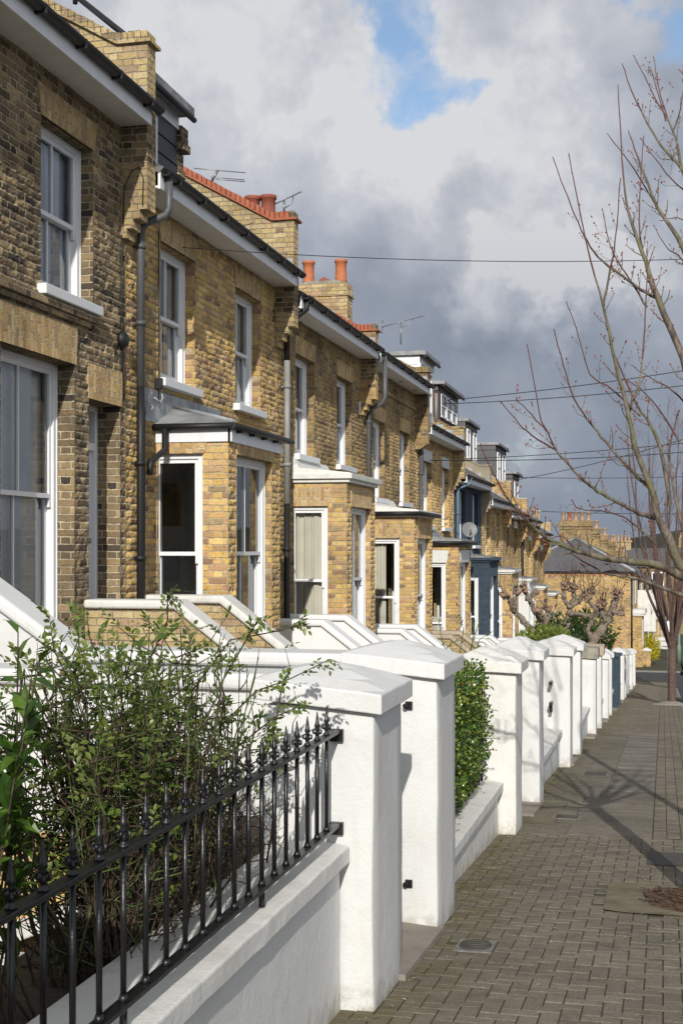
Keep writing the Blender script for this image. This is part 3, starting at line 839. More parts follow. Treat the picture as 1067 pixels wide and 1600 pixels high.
def house(k):
    y0, y1 = Y0(k), Y0(k + 1); p0, p1 = YP(k), YP(k + 1)
    gz, si = GZ[k], SI[k]
    zb = G((y0 + y1) / 2) - 1.2
    bm = M[BASE[k]]
    h = thing('terraced_house', ((WX - 4), (y0 + y1) / 2, zb), HLAB[k], 'house', 'houses of the brick terrace')
    blue = k == 6
    zs = gz - .22
    ups = [(y0 + .68, y0 + 1.88), (y0 + 3.52, y0 + 4.72)]
    lt = si + 1.60
    holes = [(a, b, si, lt, .14) for a, b in ups]
    ct = si - 3.01
    dz0, dz1 = ct - .45, si - .96
    da, db = y0 + 4.62, y0 + 5.44
    holes.append((da, db, dz0, dz1, .26))
    if k >= 2:
        holes.append((y0 + .70, y0 + 2.5, si - 3.2, BT[k] - .40, .05))
    if k == 1:
        gw = (y0 + 2.72, y0 + 4.27); gz0, gz1 = si - 3.28, si - .66
        holes.append((*gw, gz0, gz1, .19))
    w = MB()
    if k <= 9: relief_wall(w, WX, p0, p1, zb, zs + .02, holes, .14, *((.0375, .025) if k < 5 else (.05, .0375)), amp=.45 if blue else 1.0, seed=k)
    else: wall_grid(w, 'X', WX, p0, p1, zb, zs + .02, holes, .14)
    # party and back walls
    e = .004
    w.quad((WX, p0 + e, zb), (WX, p0 + e, zs), (-13.5, p0 + e, zs), (-13.5, p0 + e, zb))
    w.quad((WX, p1 - e, zb), (-13.5, p1 - e, zb), (-13.5, p1 - e, zs), (WX, p1 - e, zs))
    w.quad((-13.5, p0, zb), (-13.5, p0, zs), (-13.5, p1, zs), (-13.5, p1, zb))
    w.build('wall', bm, h)
    # rooms behind the glass
    rm = MB(); X2 = -8.2
    fl_ = si - .55
    if k == 1: fz = [(si - 3.4, fl_), (fl_ + .2, zs)]
    else: fz = [(si - 3.4, fl_), (fl_ + .2, zs)]
    for fi, (a, b) in enumerate(fz):
        pe = y0 + 3.4 if (fi == 0 and k >= 2) else p1 - .2
        rm.quad((X2, p0 + .2, a), (X2, pe, a), (X2, pe, b), (X2, p0 + .2, b))
        rm.quad((X2, pe, a), (-5.95, pe, a), (-5.95, pe, b), (X2, pe, b))
        rm.quad((-5.95, p0 + .2, a), (X2, p0 + .2, a), (X2, p0 + .2, b), (-5.95, p0 + .2, b))
        rm.quad((X2, p0 + .2, a), (-5.95, p0 + .2, a), (-5.95, pe, a), (X2, pe, a))
        rm.quad((X2, p0 + .2, b), (X2, pe, b), (-5.95, pe, b), (-5.95, p0 + .2, b))
    rm.build('room', M['room'], h)
    # upper windows
    cur = {1: (M['bluecurt'], si, lt, [(.0, 1, .018)]), 2: (M['net'], si, lt, [(.2, .55, .015), (.72, 1, .018)]), 7: (M['white_wood'], si, lt, [(0, 1, .004)]), 3: (M['net'], si, lt, [(.3, 1, .02)])}.get(k, (M['net'], si, lt, [(.4, 1, .018)]) if k < 9 and k != 6 else None)
    for (a, b) in ups:
        window(h, 'X', WX - .14, a, b, si, lt, 1 if k < 5 else 0, .49, cur, sillmat=M['white_wood'] if k < 9 else None)
        if k == 5 or k >= 8:
            lintel(h, 'X', WX, a, b, lt, lt + .28, M['white'], .05, .008)
        else: lintel(h, 'X', WX, a, b, lt, lt + .29, bm if blue else (M['gauged']), .05)
    # front door in its recess
    fr = MB()
    fr.box(WX - .36, WX - .26, da, da + .07, dz0, dz1); fr.box(WX - .36, WX - .26, db - .07, db, dz0, dz1)
    fr.box(WX - .36, WX - .26, da + .07, db - .07, dz1 - .06, dz1); fr.box(WX - .355, WX - .258, da + .07, db - .07, dz0 + 2.02, dz0 + 2.10)
    frm = fr.build('door_frame', M['white_wood'], h, bevel=.004)
    d = MB(); d.box(WX - .35, WX - .305, da + .07, db - .07, dz0, dz0 + 2.02)
    for (q0, q1) in ((.12, .95), (1.1, 1.85)):
        for (r0, r1) in ((.16, .38), (.46, .68)):
            d.box(WX - .305, WX - .295, da + r0, da + r1, dz0 + q0, dz0 + q1)
    dcol = {1: M['door'], 2: M['browntile'], 3: M['bluepipe'], 4: M['black'], 5: M['door']}.get(k, M['browntile'])
    dd = d.build('door', dcol, frm)
    kn = MB(); kn.lathe([(.0, 0), (.03, .01), (.03, .03), (.0, .045)], (0, 0, 0), 10)
    kn.v = [(WX - .305 + .05 * 0 + v[2], db - .16 + v[0], dz0 + 1.05 + v[1]) for v in kn.v]
    kn.build('door_knob', M['alum'], frm)
    pn = MB(); pn.quad((WX - .33, da + .07, dz0 + 2.1), (WX - .33, db - .07, dz0 + 2.1), (WX - .33, db - .07, dz1 - .06), (WX - .33, da + .07, dz1 - .06)); pn.build('pane', M['glass'], frm)
    if k <= 2: lintel(h, 'X', WX, da, db, dz1, dz1 + .36, M['gauged'], .02)
    if k == 1:
        window(h, 'X', WX - .19, *gw, gz0, gz1, 1, .50, (M['net'], gz0, gz1, [(0, 1, .012)]), sillmat=M['white_old'])
        lintel(h, 'X', WX, *gw, gz1, gz1 + .37, M['gauged'], .03)
        s = MB(); s.box(WX, WX + .06, p0 + .14, y0 + 4.75, si - .19, si - .105); s.box(WX, WX + .03, p0 + .14, y0 + 4.72, si - .25, si - .19)
        s.build('string_course', M['brick_worn'], h, bevel=.01)
    if k == 4:
        s = MB(); s.box(WX, WX + .03, p0 + .14, p1 - .14, lt + .62, lt + .70); s.build('string_course', bm, h)
    # eaves: soffit, fascia, gutter
    ya, yb = p0 + .13, p1 - .13
    s = MB(); s.box(WX - .02, -5.375, ya, yb, zs, zs + .025); so = s.build('soffit', M['soffit'], h)
    if k == 4:
        for q in (1.2, 2.9, 4.6):
            s = MB(); s.lathe([(.05, 0), (.05, -.012), (.035, -.014)], (-5.54, y0 + q, zs), 12); s.build('downlight', M['alum'], so)
    s = MB(); s.box(-5.375, -5.345, ya, yb, zs - .01, gz - .015); s.build('fascia', M['fascia'], h)
    s = MB()
    n = 8; prof = [(GX + .062 * math.cos(math.pi + math.pi * i / n), gz - .03 + .062 * math.sin(math.pi + math.pi * i / n)) for i in range(n + 1)]
    prof += [(GX + .054 * math.cos(-math.pi * i / n), gz - .03 + .05 * math.sin(-math.pi * i / n)) for i in range(n + 1)]
    s.prism(prof[::-1], 'y', ya + .01, yb + (.10 if k < 9 else 0)); gu = s.build('gutter', M['blackpl'], h)
    for i in range(7):
        q = ya + .35 + i * (yb - ya - .6) / 6
        s = MB(); s.box(-5.345, -5.232, q, q + .03, gz - .105, gz - .02); s.build('bracket', M['blackpl'], gu)
    # roof
    r = MB(); rl = 3.95; sl = .58
    r.prism([(-5.30, gz), (-9.4, gz + 4.1 * sl), (-13.5, gz), (-13.5, gz - .10), (-9.4, gz + 4.1 * sl - .12), (-5.36, gz - .06)], 'y', p0 + .12, p1 - .12)
    rf = r.build('roof', M['tileroof'] if k in (6, 5, 8) else M['slate'], h)
    # uv of the roof: along the eaves and up the slope
    parapet(h, k)
    # chimney set beyond the party wall
    if k in (2, 3):
        cy0, cy1 = p1 + .13, p1 + .57
        x0, x1 = -7.05, -6.02
        zt = {2: 6.58, 3: 6.84}[k]
        if k == 2: x0, x1 = x0 + .15, x1 + .0
        c = MB(); c.box(x0, x1 + (.2 if k == 2 else 0), cy0, cy1, gz - .5, zt - .26); c.box(x0 - .03, x1 + .03, cy0 - .03, cy1 + .03, zt - .26, zt - .17); c.box(x0, x1, cy0, cy1, zt - .17, zt)
        ch = c.build('chimney', M['brick_pale'], h, bevel=.008)
        s = MB(); s.prism([(x0 + .02, zt), (x1 - .02, zt), (x1 - .2, zt + .06), (x0 + .2, zt + .06)], 'y', cy0 + .03, cy1 - .03); s.build('flaunching', M['stone'], ch)
        stack_pots(ch, [x1 - .18, x1 - .84] if k == 3 else [x1 + .08, x1 - .17], (cy0 + cy1) / 2, zt + .03, M['terracotta'] if k == 3 else M['terradark'], .12, .46)
        if k == 3:
            s = MB(); s.tube([(x1 - .62, cy0 + .1, zt + .02), (x1 - .50, cy0 + .12, zt + .10), (x1 - .36, cy0 + .1, zt + .02)], .05, 8); s.build('ridge_tile', M['terradark'], ch)
    return h

def bay(h, k, bt):
    y0 = Y0(k); si = SI[k]
    b0, b1 = y0 + .53, y0 + 2.66
    zb = G(y0 + 2) - 1.2
    bm = {8: M['white'], 6: M['brick_blue']}.get(k, M['brick'])
    wt = {2: bt - .34, 3: bt - .51, 4: bt - .56}.get(k, bt - .55)
    wb = si - 3.2
    w = MB()
    fw = (y0 + .84, y0 + 2.30)
    sx = (-5.69, -5.13)
    top = bt - (.15 if k == 2 else .10)
    if k in (2, 3, 4, 5): relief_wall(w, BX, b0, b1, zb, top, [(*fw, wb, wt, .10)], .1, seed=k + 20)
    else: wall_grid(w, 'X', BX, b0, b1, zb, top, [(*fw, wb, wt, .10)], .1)
    wall_grid(w, 'Y', b0, WX, BX, zb, top, [(*sx, wb, wt, .05)], .05)
    w.quad((BX, b1, zb), (WX, b1, zb), (WX, b1, top), (BX, b1, top))
    w.quad((WX, b0, top), (BX, b0, top), (BX, b1, top), (WX, b1, top))
    b = w.build('bay', bm, h)
    lm = M['white'] if k in (5, 8) else (bm if k == 6 else M['gauged_pale'] if k == 3 else M['gauged'])
    zl = min(top - .01, wt + .30)
    lintel(b, 'X', BX, *fw, wt, zl, lm, .05)
    lintel(b, 'Y', b0, *sx, wt, zl, lm, .05)
    cu = {3: (M['curtain'], wb, wt, [(0, .95, .02)]), 4: (M['curtain'], wb, wt, [(0, .55, .02)]), 2: None}.get(k)
    # the bay's windows, frames on the bay
    for (o, pl, a0, a1, c) in (('X', BX - .10, *fw, (M['net'], wb, wt, [(.35, 1, .015)]) if k in (3, 4, 6, 7, 9) else None), ('Y', b0 + .05, -5.80, sx[1], cu)):
        f = window(h, o, pl, a0, a1, wb, wt, 1 if o == 'X' and k < 4 else 0, .50 if k != 5 else .35, c, sill=True, sillmat=M['white_old'], sill_d=.06)
    rm = MB(); xi, yi = BX - .24, b1 - .03
    rm.quad((WX + .01, yi, wb - .3), (xi + .1, yi, wb - .3), (xi + .1, yi, wt + .25), (WX + .01, yi, wt + .25)); rm.quad((WX + .01, b0 + .2, wt + .12), (xi, b0 + .2, wt + .12), (xi, yi, wt + .12), (WX + .01, yi, wt + .12))
    rm.quad((WX + .01, b0 + .2, wb - .1), (xi, b0 + .2, wb - .1), (xi, yi, wb - .1), (WX + .01, yi, wb - .1))
    for (ya_, yb_) in ((b0 + .06, y0 + .70), (y0 + 2.5, b1 - .02)):
        rm.quad((WX + .012, ya_, wb - .1), (WX + .012, yb_, wb - .1), (WX + .012, yb_, wt + .12), (WX + .012, ya_, wt + .12))
    rm.build('room', M['room'], b)
    # roof of the bay
    if k == 2:
        r = MB()
        a = [(WX, b0 - .09, bt), (BX + .09, b0 - .09, bt), (BX + .09, b1 + .09, bt), (WX, b1 + .09, bt)]
        tz = bt + .25
        t_ = [(WX, b0 + .62, tz), (WX, b1 - .62, tz)]
        r.quad(a[0], a[1], t_[0]); r.quad(a[1], a[2], t_[1], t_[0]); r.quad(a[2], a[3], t_[1])
        rr = r.build('bay_roof', M['lead'], b)
        s = MB(); s.tube([(BX + .09, b0 - .09, bt + .01), (WX + .02, b0 + .62, tz + .01)], .028, 6); s.tube([(WX + .03, b0 + .6, tz + .005), (WX + .03, b1 - .6, tz + .005)], .025, 6)
        s.box(WX, WX + .008, b0 - .45, b1 + .2, bt + .02, tz + .14); s.build('lead_roll', M['leadlt'], b)
        s = MB(); s.box(WX, BX + .05, b0 - .03, b0 - .003, bt - .21, bt - .02); s.box(BX + .003, BX + .03, b0 - .03, b1 + .03, bt - .21, bt - .02)
        s.build('bay_fascia', M['fascia'], b)
        s = MB(); s.tube([(WX + .0, b0 - .09, bt - .04), (BX + .09, b0 - .09, bt - .035)], .036, 8); s.tube([(BX + .09, b0 - .12, bt - .035), (BX + .09, b1 + .28, bt - .04)], .038, 8)
        for q in range(4): s.box(BX + .03, BX + .1, b0 + .2 + q * .5, b0 + .23 + q * .5, bt - .10, bt - .03)
        s.tube([(-5.55, b0 - .10, bt - .06), (-5.55, b0 - .10, bt - .30), (-5.60, b0 - .42, bt - .46), (-5.60, b0 - .45, bt - .6)], .038, 8)
        s.build('bay_gutter', M['blackpl'], b)
    else:
        cm = {3: M['white_old'], 4: M['white_old'], 5: M['lead'], 6: M['brick_blue'], 8: M['white']}.get(k, M['white_old'])
        r = MB(); r.box(WX, BX + .10, b0 - .10, b1 + .10, bt - .085, bt); 
        r.box(WX, BX + .05, b0 - .05, b1 + .05, bt - .14, bt - .085)
        rr = r.build('bay_cornice', cm, b, bevel=.008)
        s = MB(); s.prism([(WX, bt + .26), (WX + .02, bt + .26), (WX + .12, bt + .10), (BX + .06, bt + .012), (BX + .06, bt), (WX, bt)], 'y', b0 - .06, b1 + .06)
        s.build('bay_roof', {3: M['white_old'], 4: M['white_old']}.get(k, M['lead']), b)
        if k in (4, 5):
            s = MB(); s.tube([(WX, b0 - .13, bt - .07), (BX + .12, b0 - .13, bt - .07), (BX + .13, b1 + .15, bt - .075)], .045, 8); s.build('bay_gutter', M['blackpl'], b)
    # furniture seen through the side glass of the first bay
    if k == 2:
        yf = Y0(2) + 3.4
        s = MB(); s.box(-6.78, -6.44, yf - .04, yf - .01, 1.92, 2.5); s.build('framed_picture', M['art'], h)
        s = MB(); s.box(-6.74, -6.46, yf - .04, yf - .01, 1.15, 1.6)
        s.build('framed_picture', M['bluecurt'], h)
    if k == 5:
        s = MB()
        for i in range(16): s.box(-5.58, -5.14, b0 + .16, b0 + .18, wb + .1 + i * .055, wb + .14 + i * .055)
        s.build('louvre_shutter', M['curtain'], b)
    return b

def pipe(h, pts, r, mat, collars=()):
    s = MB(); s.tube(pts, r, 10)
    for c in collars: s.tube([(c[0], c[1], c[2] - .025), (c[0], c[1], c[2] + .025)], r * 1.35, 10)
    for c in collars: s.box(c[0] - .09, c[0], c[1] - .012, c[1] + .012, c[2] - .015, c[2] + .015)
    return s.build('downpipe', mat, h)

def dormer(h, k, ya, yb, xf, zt, zlo, mat, wins, fasc, depth=2.6, ov=.10, wz=None, cheek=None):
    d = MB(); x2 = xf - depth
    d.box(x2, xf, ya, yb, zlo, zt - .12)
    dm = d.build('dormer', mat, h)
    r = MB(); r.box(x2, xf + ov + .05, ya - ov, yb + ov, zt - .10, zt); r.build('dormer_roof', M['lead'], dm, bevel=.01)
    s = MB(); s.box(xf + .003, xf + .03, ya - .03, yb + .03, zt - .28, zt - .10); s.box(x2, xf + .03, ya - .03, ya - .003, zt - .28, zt - .10); s.build('dormer_fascia', fasc, dm)
    g_ = MB(); g_.tube([(xf + ov + .03, ya - ov, zt - .12), (xf + ov + .03, yb + ov + .04, zt - .13)], .034, 8); g_.build('dormer_gutter', M['blackpl'], dm)
    for (a, b) in wins:
        f = MB(); z0, z1 = wz; w = .06
        f.box(xf + .002, xf + .05, a, a + w, z0, z1); f.box(xf + .002, xf + .05, b - w, b, z0, z1)
        f.box(xf + .002, xf + .05, a + w, b - w, z1 - w, z1); f.box(xf + .002, xf + .06, a + w, b - w, z0, z0 + w)
        f.box(xf + .002, xf + .045, a + w, b - w, (z0 + z1) / 2 - .02, (z0 + z1) / 2 + .02)
        f.build('window_frame', M['white_wood'], dm)
        p_ = MB(); p_.box(xf + .002, xf + .018, a + w, b - w, z0 + w, z1 - w); p_.build('pane', MPANE, dm)
    if cheek == 'slate':
        s = MB(); z = zlo
        while z < zt - .3:
            s.box(xf + .002, xf + .014, ya + .46, yb, z, z + .20); s.box(xf + .002, xf + .022, ya + .46, yb, z, z + .02); z += .215
        s.build('slate_cladding', mat, dm)
    if cheek == 'tile':
        s = MB(); z = zlo; row = 0
        while z < zt - .3:
            x = x2
            while x < xf:
                s.box(x, min(xf + .02, x + .155), ya - .03, ya - .003, z + .006, z + .14); x += .165
            s.box(xf + .002, xf + .03, ya - .02, wins[0][0] - .02, z + .006, z + .14)
            s.box(xf + .002, xf + .03, wins[-1][1] + .02, yb + .02, z + .006, z + .14)
            z += .13; row += 1
        s.build('hung_tile', mat, dm)
    if cheek == 'board':
        s = MB(); z = zlo
        while z < zt - .3:
            s.prism([(ya - .002, z), (ya - .03, z), (ya - .012, z + .15), (ya - .002, z + .15)], 'x', x2, xf - .03); z += .15
        s.box(xf - .06, xf + .025, ya - .035, ya - .002, zlo, zt - .28)
        s.build('cladding_board', mat, dm)
    return dm
mp_, tp_, bp_ = new_mat('dark_pane'); bp_.inputs['Base Color'].default_value = (.04, .05, .06, 1); bp_.inputs['Roughness'].default_value = .05; bp_.inputs['Specular IOR Level'].default_value = .9
MPANE = mp_

H = {}
for k in range(1, 11):
    H[k] = house(k)
    if k >= 2: bay(H[k], k, BT[k])

# dormers on the roofs
dormer(H[2], 2, 14.06, 15.22, -5.62, 6.86, 5.72, M['slatecheek'], [(14.08, 14.50)], M['fascia'], 3.0, .14, (5.84, 6.50), 'slate')
dormer(H[5], 5, 32.6, 34.5, -5.75, 6.42, 4.75, M['white_wood'], [(33.0, 34.1)], M['white_wood'], 3.0, .12, (5.0, 6.05), 'board')
dormer(H[6], 6, 38.55, 42.2, -6.27, 6.42, 4.2, M['browntile'], [(38.85, 39.85), (39.92, 40.92), (40.99, 41.95)], M['greyclad'], 3.0, .16, (5.42, 6.12), 'tile')
dormer(H[7], 7, 44.5, 47.2, -6.33, 5.92, 3.8, M['greyclad'], [(44.7, 45.4), (46.2, 46.95)], M['greyclad'], 3.0, .06, (4.6, 5.6))
dormer(H[8], 8, 50.5, 53.7, -6.05, 5.58, 3.4, M['greyclad'], [(50.8, 51.6), (52.4, 53.3)], M['greyclad'], 3.0, .08, (4.1, 5.25))
dormer(H[9], 9, 56.4, 58.7, -6.05, 4.82, 3.2, M['greyclad'], [(56.8, 58.2)], M['greyclad'], 3.0, .12, (3.55, 4.45))
# corbelled brick end showing past the slate dormer, and the raking roof edge above the first party wall
s = MB()
for i in range(9): s.box(-6.2, -5.62 + (.03 if i % 3 == 0 else 0) + (.06 if i > 5 else 0), 15.26, 15.5, 5.75 + i * .1, 5.845 + i * .1)
s.build('brick_pier', M['brick_worn'], H[2], bevel=.01)
s = MB(); s.tube([P(222, 76, 15.0), P(112, -12, 16.6)], .035, 8); s.tube([P(118, 6, 16.3), P(118, -14, 16.3)], .03, 6); s.build('rear_dormer', M['blackpl'], H[2])

# downpipes
z2 = G(14) - .6
pipe(H[2], [(-5.30, 14.14, 5.72), (-5.30, 14.14, 5.36), (-5.33, 14.14, 5.29), (-5.56, 14.12, 5.21), (-5.61, 14.11, 5.15), (-5.62, 14.11, 5.0), (-5.62, 14.11, 3.4)], .045, M['greypipe'], [(-5.62, 14.11, 4.95), (-5.62, 14.11, 4.1)])
pipe(H[2], [(-5.62, 14.11, 3.4), (-5.62, 14.11, 2.62), (-5.62, 14.11, z2)], .047, M['blackpl'], [(-5.62, 14.11, 2.55), (-5.62, 14.11, 1.5)])
pipe(H[3], [(-5.30, 20.10, 5.44), (-5.30, 20.10, 5.28), (-5.56, 20.11, 5.1), (-5.62, 20.12, 4.95), (-5.62, 20.12, 4.5)], .045, M['blackpl'])
pipe(H[3], [(-5.62, 20.12, 4.5), (-5.62, 20.12, 2.3)], .048, M['palepipe'], [(-5.62, 20.12, 4.1), (-5.62, 20.12, 2.9)])
pipe(H[3], [(-5.62, 20.12, 2.3), (-5.62, 20.12, -1.6)], .05, M['blackpl'], [(-5.62, 20.12, 1.6)])
pipe(H[4], [(-5.29, 26.05, 5.4), (-5.29, 26.05, 4.58), (-5.33, 26.05, 4.47), (-5.56, 26.06, 4.36), (-5.62, 26.07, 4.2), (-5.62, 26.08, -2)], .048, M['greypipe'], [(-5.62, 26.08, 4.1), (-5.62, 26.08, 2.4)])
pipe(H[5], [(-5.24, 31.9, 5.3), (-5.24, 31.9, 4.62)], .04, M['palepipe'])
pipe(H[5], [(-5.62, 32.0, 4.0), (-5.62, 32.0, -2)], .05, M['greypipe'], [(-5.62, 32.0, 3.9), (-5.62, 32.0, 3.4)])
pipe(H[6], [(-5.28, 38.1, 3.62), (-5.28, 38.1, 3.45), (-5.62, 38.0, 3.3), (-5.62, 38.0, -2.5)], .05, M['bluepipe'], [(-5.62, 38.0, 2.6)])
pipe(H[9], [(-5.28, 56.4, 2.75), (-5.62, 56.1, 2.4), (-5.62, 56.1, -3)], .05, M['blackpl'])
# things fixed to the walls
s = MB(); s.lathe([(.0, 0), (.085, .01), (.10, .05), (.06, .09), (.0, .10)], (0, 0, 0), 14); s.v = [(WX + v[2], 13.70 + v[0], 3.86 + v[1]) for v in s.v]
s.box(WX, WX + .02, 13.73, 13.77, 3.55, 3.9)
s.build('bell_box', M['blackpl'], H[1])
def wire(par, pts, r, mat): 
    s = MB(); s.tube(pts, r, 5); return s.build('cable', mat, par)
wire(H[1], [(WX + .015, 13.72, z) for z in (5.0, 4.8, 4.4, 3.8)] + [(WX + .02, 13.78, 3.2)], .007, M['cable'])
wire(H[1], [(-5.45, 13.74, 5.3), (-5.44, 13.735, 5.6), (-5.49, 13.735, 5.72), (-5.58, 13.735, 5.68), (-5.66, 13.735, 5.5), (-5.67, 13.735, 5.1)], .006, M['cable'])
wire(H[2], [(WX + .02, 14.82, z) for z in (5.3, 4.8, 4.2, 3.6, 3.3)], .007, M['cable'])
wire(H[2], [(WX + .02, 14.42, 3.55), (WX + .05, 14.52, 3.38), (WX + .03, 14.38, 3.3), (WX + .06, 14.55, 3.22), (WX + .03, 14.4, 3.12), (WX + .05, 14.48, 3.42)], .008, M['cablewh'])
wire(H[2], [(WX + .02, 14.86, 3.5), (WX + .04, 14.9, 3.36), (WX + .05, 14.8, 3.3), (WX + .03, 14.66, 3.34)], .008, M['cablewh'])
wire(H[2], [(WX + .02, 14.38, z) for z in (3.2, 2.5, 1.5, .7)], .009, M['cable'])
wire(H[4], [(WX + .02, 26.3, z) for z in (4.3, 3, 2.3)], .009, M['cable'])
wire(H[5], [(WX + .02, 32.5, z) for z in (3.6, 3, 2.2)], .012, M['cable'])
s = MB(); s.box(WX, WX + .06, 14.78, 14.86, 3.46, 3.58); s.build('junction_box', M['blackpl'], H[2])
s = MB(); s.box(WX, WX + .05, 19.55, 19.68, 1.55, 1.75); s.build('meter_box', M['greypipe'], H[2])
s = MB(); s.box(WX, WX + .01, 25.55, 25.75, 4.2, 4.45); s.build('vent_plate', M['white_old'], H[3])
s = MB()
for i in range(3): s.box(WX, WX + .006, 19.62 + i * .06, 19.645 + i * .06, 5.02, 5.22)
s.build('air_brick', M['browntile'], H[2])

# satellite dishes
def dish(loc, r, az, label):
    t = thing('satellite_dish', loc, label, 'satellite dish')
    n = 18; vs = []; ax = Vector((math.cos(az), math.sin(az), .25)).normalized(); up = Vector((0, 0, 1)); sd = ax.cross(up).normalized(); u2 = sd.cross(ax)
    L = Vector(loc)
    mb = MB(); prof = [(0, 0), (.4, .03), (.75, .10), (1, .18)]
    for (q, dd) in prof:
        for i in range(n):
            a = 2 * math.pi * i / n
            vs.append(L + (sd * math.cos(a) + u2 * math.sin(a)) * r * max(q, .02) + ax * r * dd)
    fs = [(i * n + k, i * n + (k + 1) % n, (i + 1) * n + (k + 1) % n, (i + 1) * n + k) for i in range(3) for k in range(n)]
    mb.add(vs, fs, True); mb.build('reflector', M['dish'], t)
    mb = MB(); tip = L + ax * r * 1.0 - u2 * r * .3
    mb.tube([L - u2 * r * .9, tip], .012, 6); mb.tube([tip - ax * .06, tip + ax * .02], .03, 8); mb.build('feed_arm', M['greypipe'], t)
    mb = MB(); mb.tube([L - ax * .02, L - ax * .12, L - ax * .14 - u2 * r * 1.6], .022, 6); mb.build('bracket', M['blackpl'], t)
dish(tuple(P(733, 828, 36.6)), .21, rad(-70), 'large grey satellite dish above the bay beside the blue house')
dish(tuple(P(830, 799, 55.5)), .20, rad(-60), 'small satellite dish under the far eaves of the terrace')

# TV aerials
def aerial(base, top, d, label, n=9, L=1.0, half=.22, tilt=.35):
    t = thing('tv_aerial', base, label, 'aerial')
    mb = MB(); b = Vector(base); e = Vector((base[0], base[1], top)); mb.tube([b, e], .018, 6); mb.build('mast', M['alum'], t)
    d = Vector(d).normalized(); dv = (d + Vector((0, 0, tilt))).normalized(); sd = d.cross(Vector((0, 0, 1))).normalized()
    mb = MB(); a0 = e - dv * L * .45; a1 = e + dv * L * .55
    mb.tube([a0, a1], .012, 5)
    mb.tube([e + Vector((0, 0, -.14)), e + dv * L * .25 + Vector((0, 0, -.12)), e + dv * L * .3], .010, 5)
    mb.build('boom', M['alum'], t)
    for i in range(n):
        c = a0.lerp(a1, .06 + .9 * i / (n - 1)); hh = half * (1.2 if i == 0 else .8 - .3 * i / n)
        mb = MB(); mb.tube([c - sd * hh, c + sd * hh], .006, 4); mb.build('element', M['alum'], t)
    mb = MB(); u_ = Vector((0, 0, 1)); c = a0 + dv * .02
    mb.tube([c - u_ * .16, c + u_ * .16], .01, 4)
    for q in (-.14, .0, .14): mb.tube([c + u_ * q - sd * half * 1.1, c + u_ * q + sd * half * 1.1], .007, 4)
    mb.build('reflector', M['alum'], t)
aerial(tuple(P(444, 335, 21.6)), P(444, 312, 21.6).z, (.9, .35, 0), 'long slanting aerial beside the dull red chimney pots', 14, .56, .07, .5)
aerial(tuple(P(626, 538, 33.8)), P(626, 503, 33.8).z, (.95, .3, 0), 'aerial on a tall mast over the white boarded dormer', 10, 1.1, .14, .28)
aerial(tuple(P(884, 835, 86)), P(884, 790, 86).z, (.8, .3, 0), 'pale bent aerial beside the far chimney stack', 6, .9, .3, .2)
t = thing('tv_aerial', tuple(P(333, 284, 19.5)), 'thin three rod aerial rising behind the red brick coping', 'aerial')
mb = MB(); mb.tube([P(331, 283, 19.5), P(341, 266, 19.5)], .018, 6); mb.build('mast', M['alum'], t)
for (a, b) in (((303, 263), (384, 270)), ((330, 277), (382, 281)), ((338, 280), (383, 284))):
    mb = MB(); mb.tube([P(*a, 19.4), P(*b, 19.6)], .007, 5); mb.build('element', M['alum'], t)

# ------------------------------------------------------------------ front stairs with flank walls
SLAB = {0: 'white painted stair flank walls rising behind the rose bush', 1: 'brick stair flank walls with broad white copings, under the lead roofed bay',
        2: 'white stair flank walls, nearer pair behind the second gate pillar', 3: 'white stair flank walls in front of the curtained bays, farther pair',
        4: 'brick stair walls with beige stone copings', 5: 'stair walls half hidden behind the thorny stems',
        6: 'stair walls in front of the blue bay', 7: 'small white stair walls just past the blue bay'}
def stairs(k):
    y1 = Y0(k + 1); ct = SI[k] - 3.01
    xk1, xk2, zf = -4.70, -3.75, ct - (.64 if k == 0 else .72)
    yc = y1 - .6
    zb = G(y1) - 1.0
    t = thing('front_stairs', (-3.8, yc, zb), SLAB[k], 'stairs', 'front stairs of the terrace')
    wm = {0: M['white'], 1: M['brick_pale'], 4: M['brick_pale']}.get(k, M['white_stair'])
    cm = {4: M['beige'], 1: M['white_old'], 0: M['white']}.get(k, M['white_stair'])
    pairs = ((y1 - 1.45, y1 - 1.2), (y1 - .02, y1 + .23))
    for i, (a, b) in enumerate(pairs):
        xe = -1.78
        prof = [(WX + .002, ct), (xk1, ct), (xk2, zf), (xe, zf)]
        mb = MB(); mb.prism([(x, z - .08) for x, z in prof] + [(xe, zb), (WX + .002, zb)], 'y', a, b)
        w = mb.build('flank_wall', wm, t)
        cp = MB(); th = .09
        up = [(x, z) for x, z in prof]; lo = [(x, z - th) for x, z in prof]
        # keep the thickness of the raking part square to its slope
        lo[1] = (lo[1][0] - .035, lo[1][1]); lo[2] = (lo[2][0] - .035, lo[2][1])
        cp.prism(up + lo[::-1], 'y', a - .055, b + .055)
        cp.build('coping', cm, w, bevel=.03, seg=3)
    st = MB(); n = 7
    xs0, z0 = xk1 - .1, ct - .45
    zl = G(y1) + .05
    for i in range(n):
        st.box(xs0 + i * .26, xs0 + (i + 1) * .26, pairs[0][1] + .002, pairs[1][0] - .002, zb, z0 - (z0 - zl) * (i + 1) / n)
    st.box(WX + .004, xs0, pairs[0][1] + .002, pairs[1][0] - .002, zb, z0)
    st.build('steps', M['concrete'], t)
for k in range(0, 8): stairs(k)

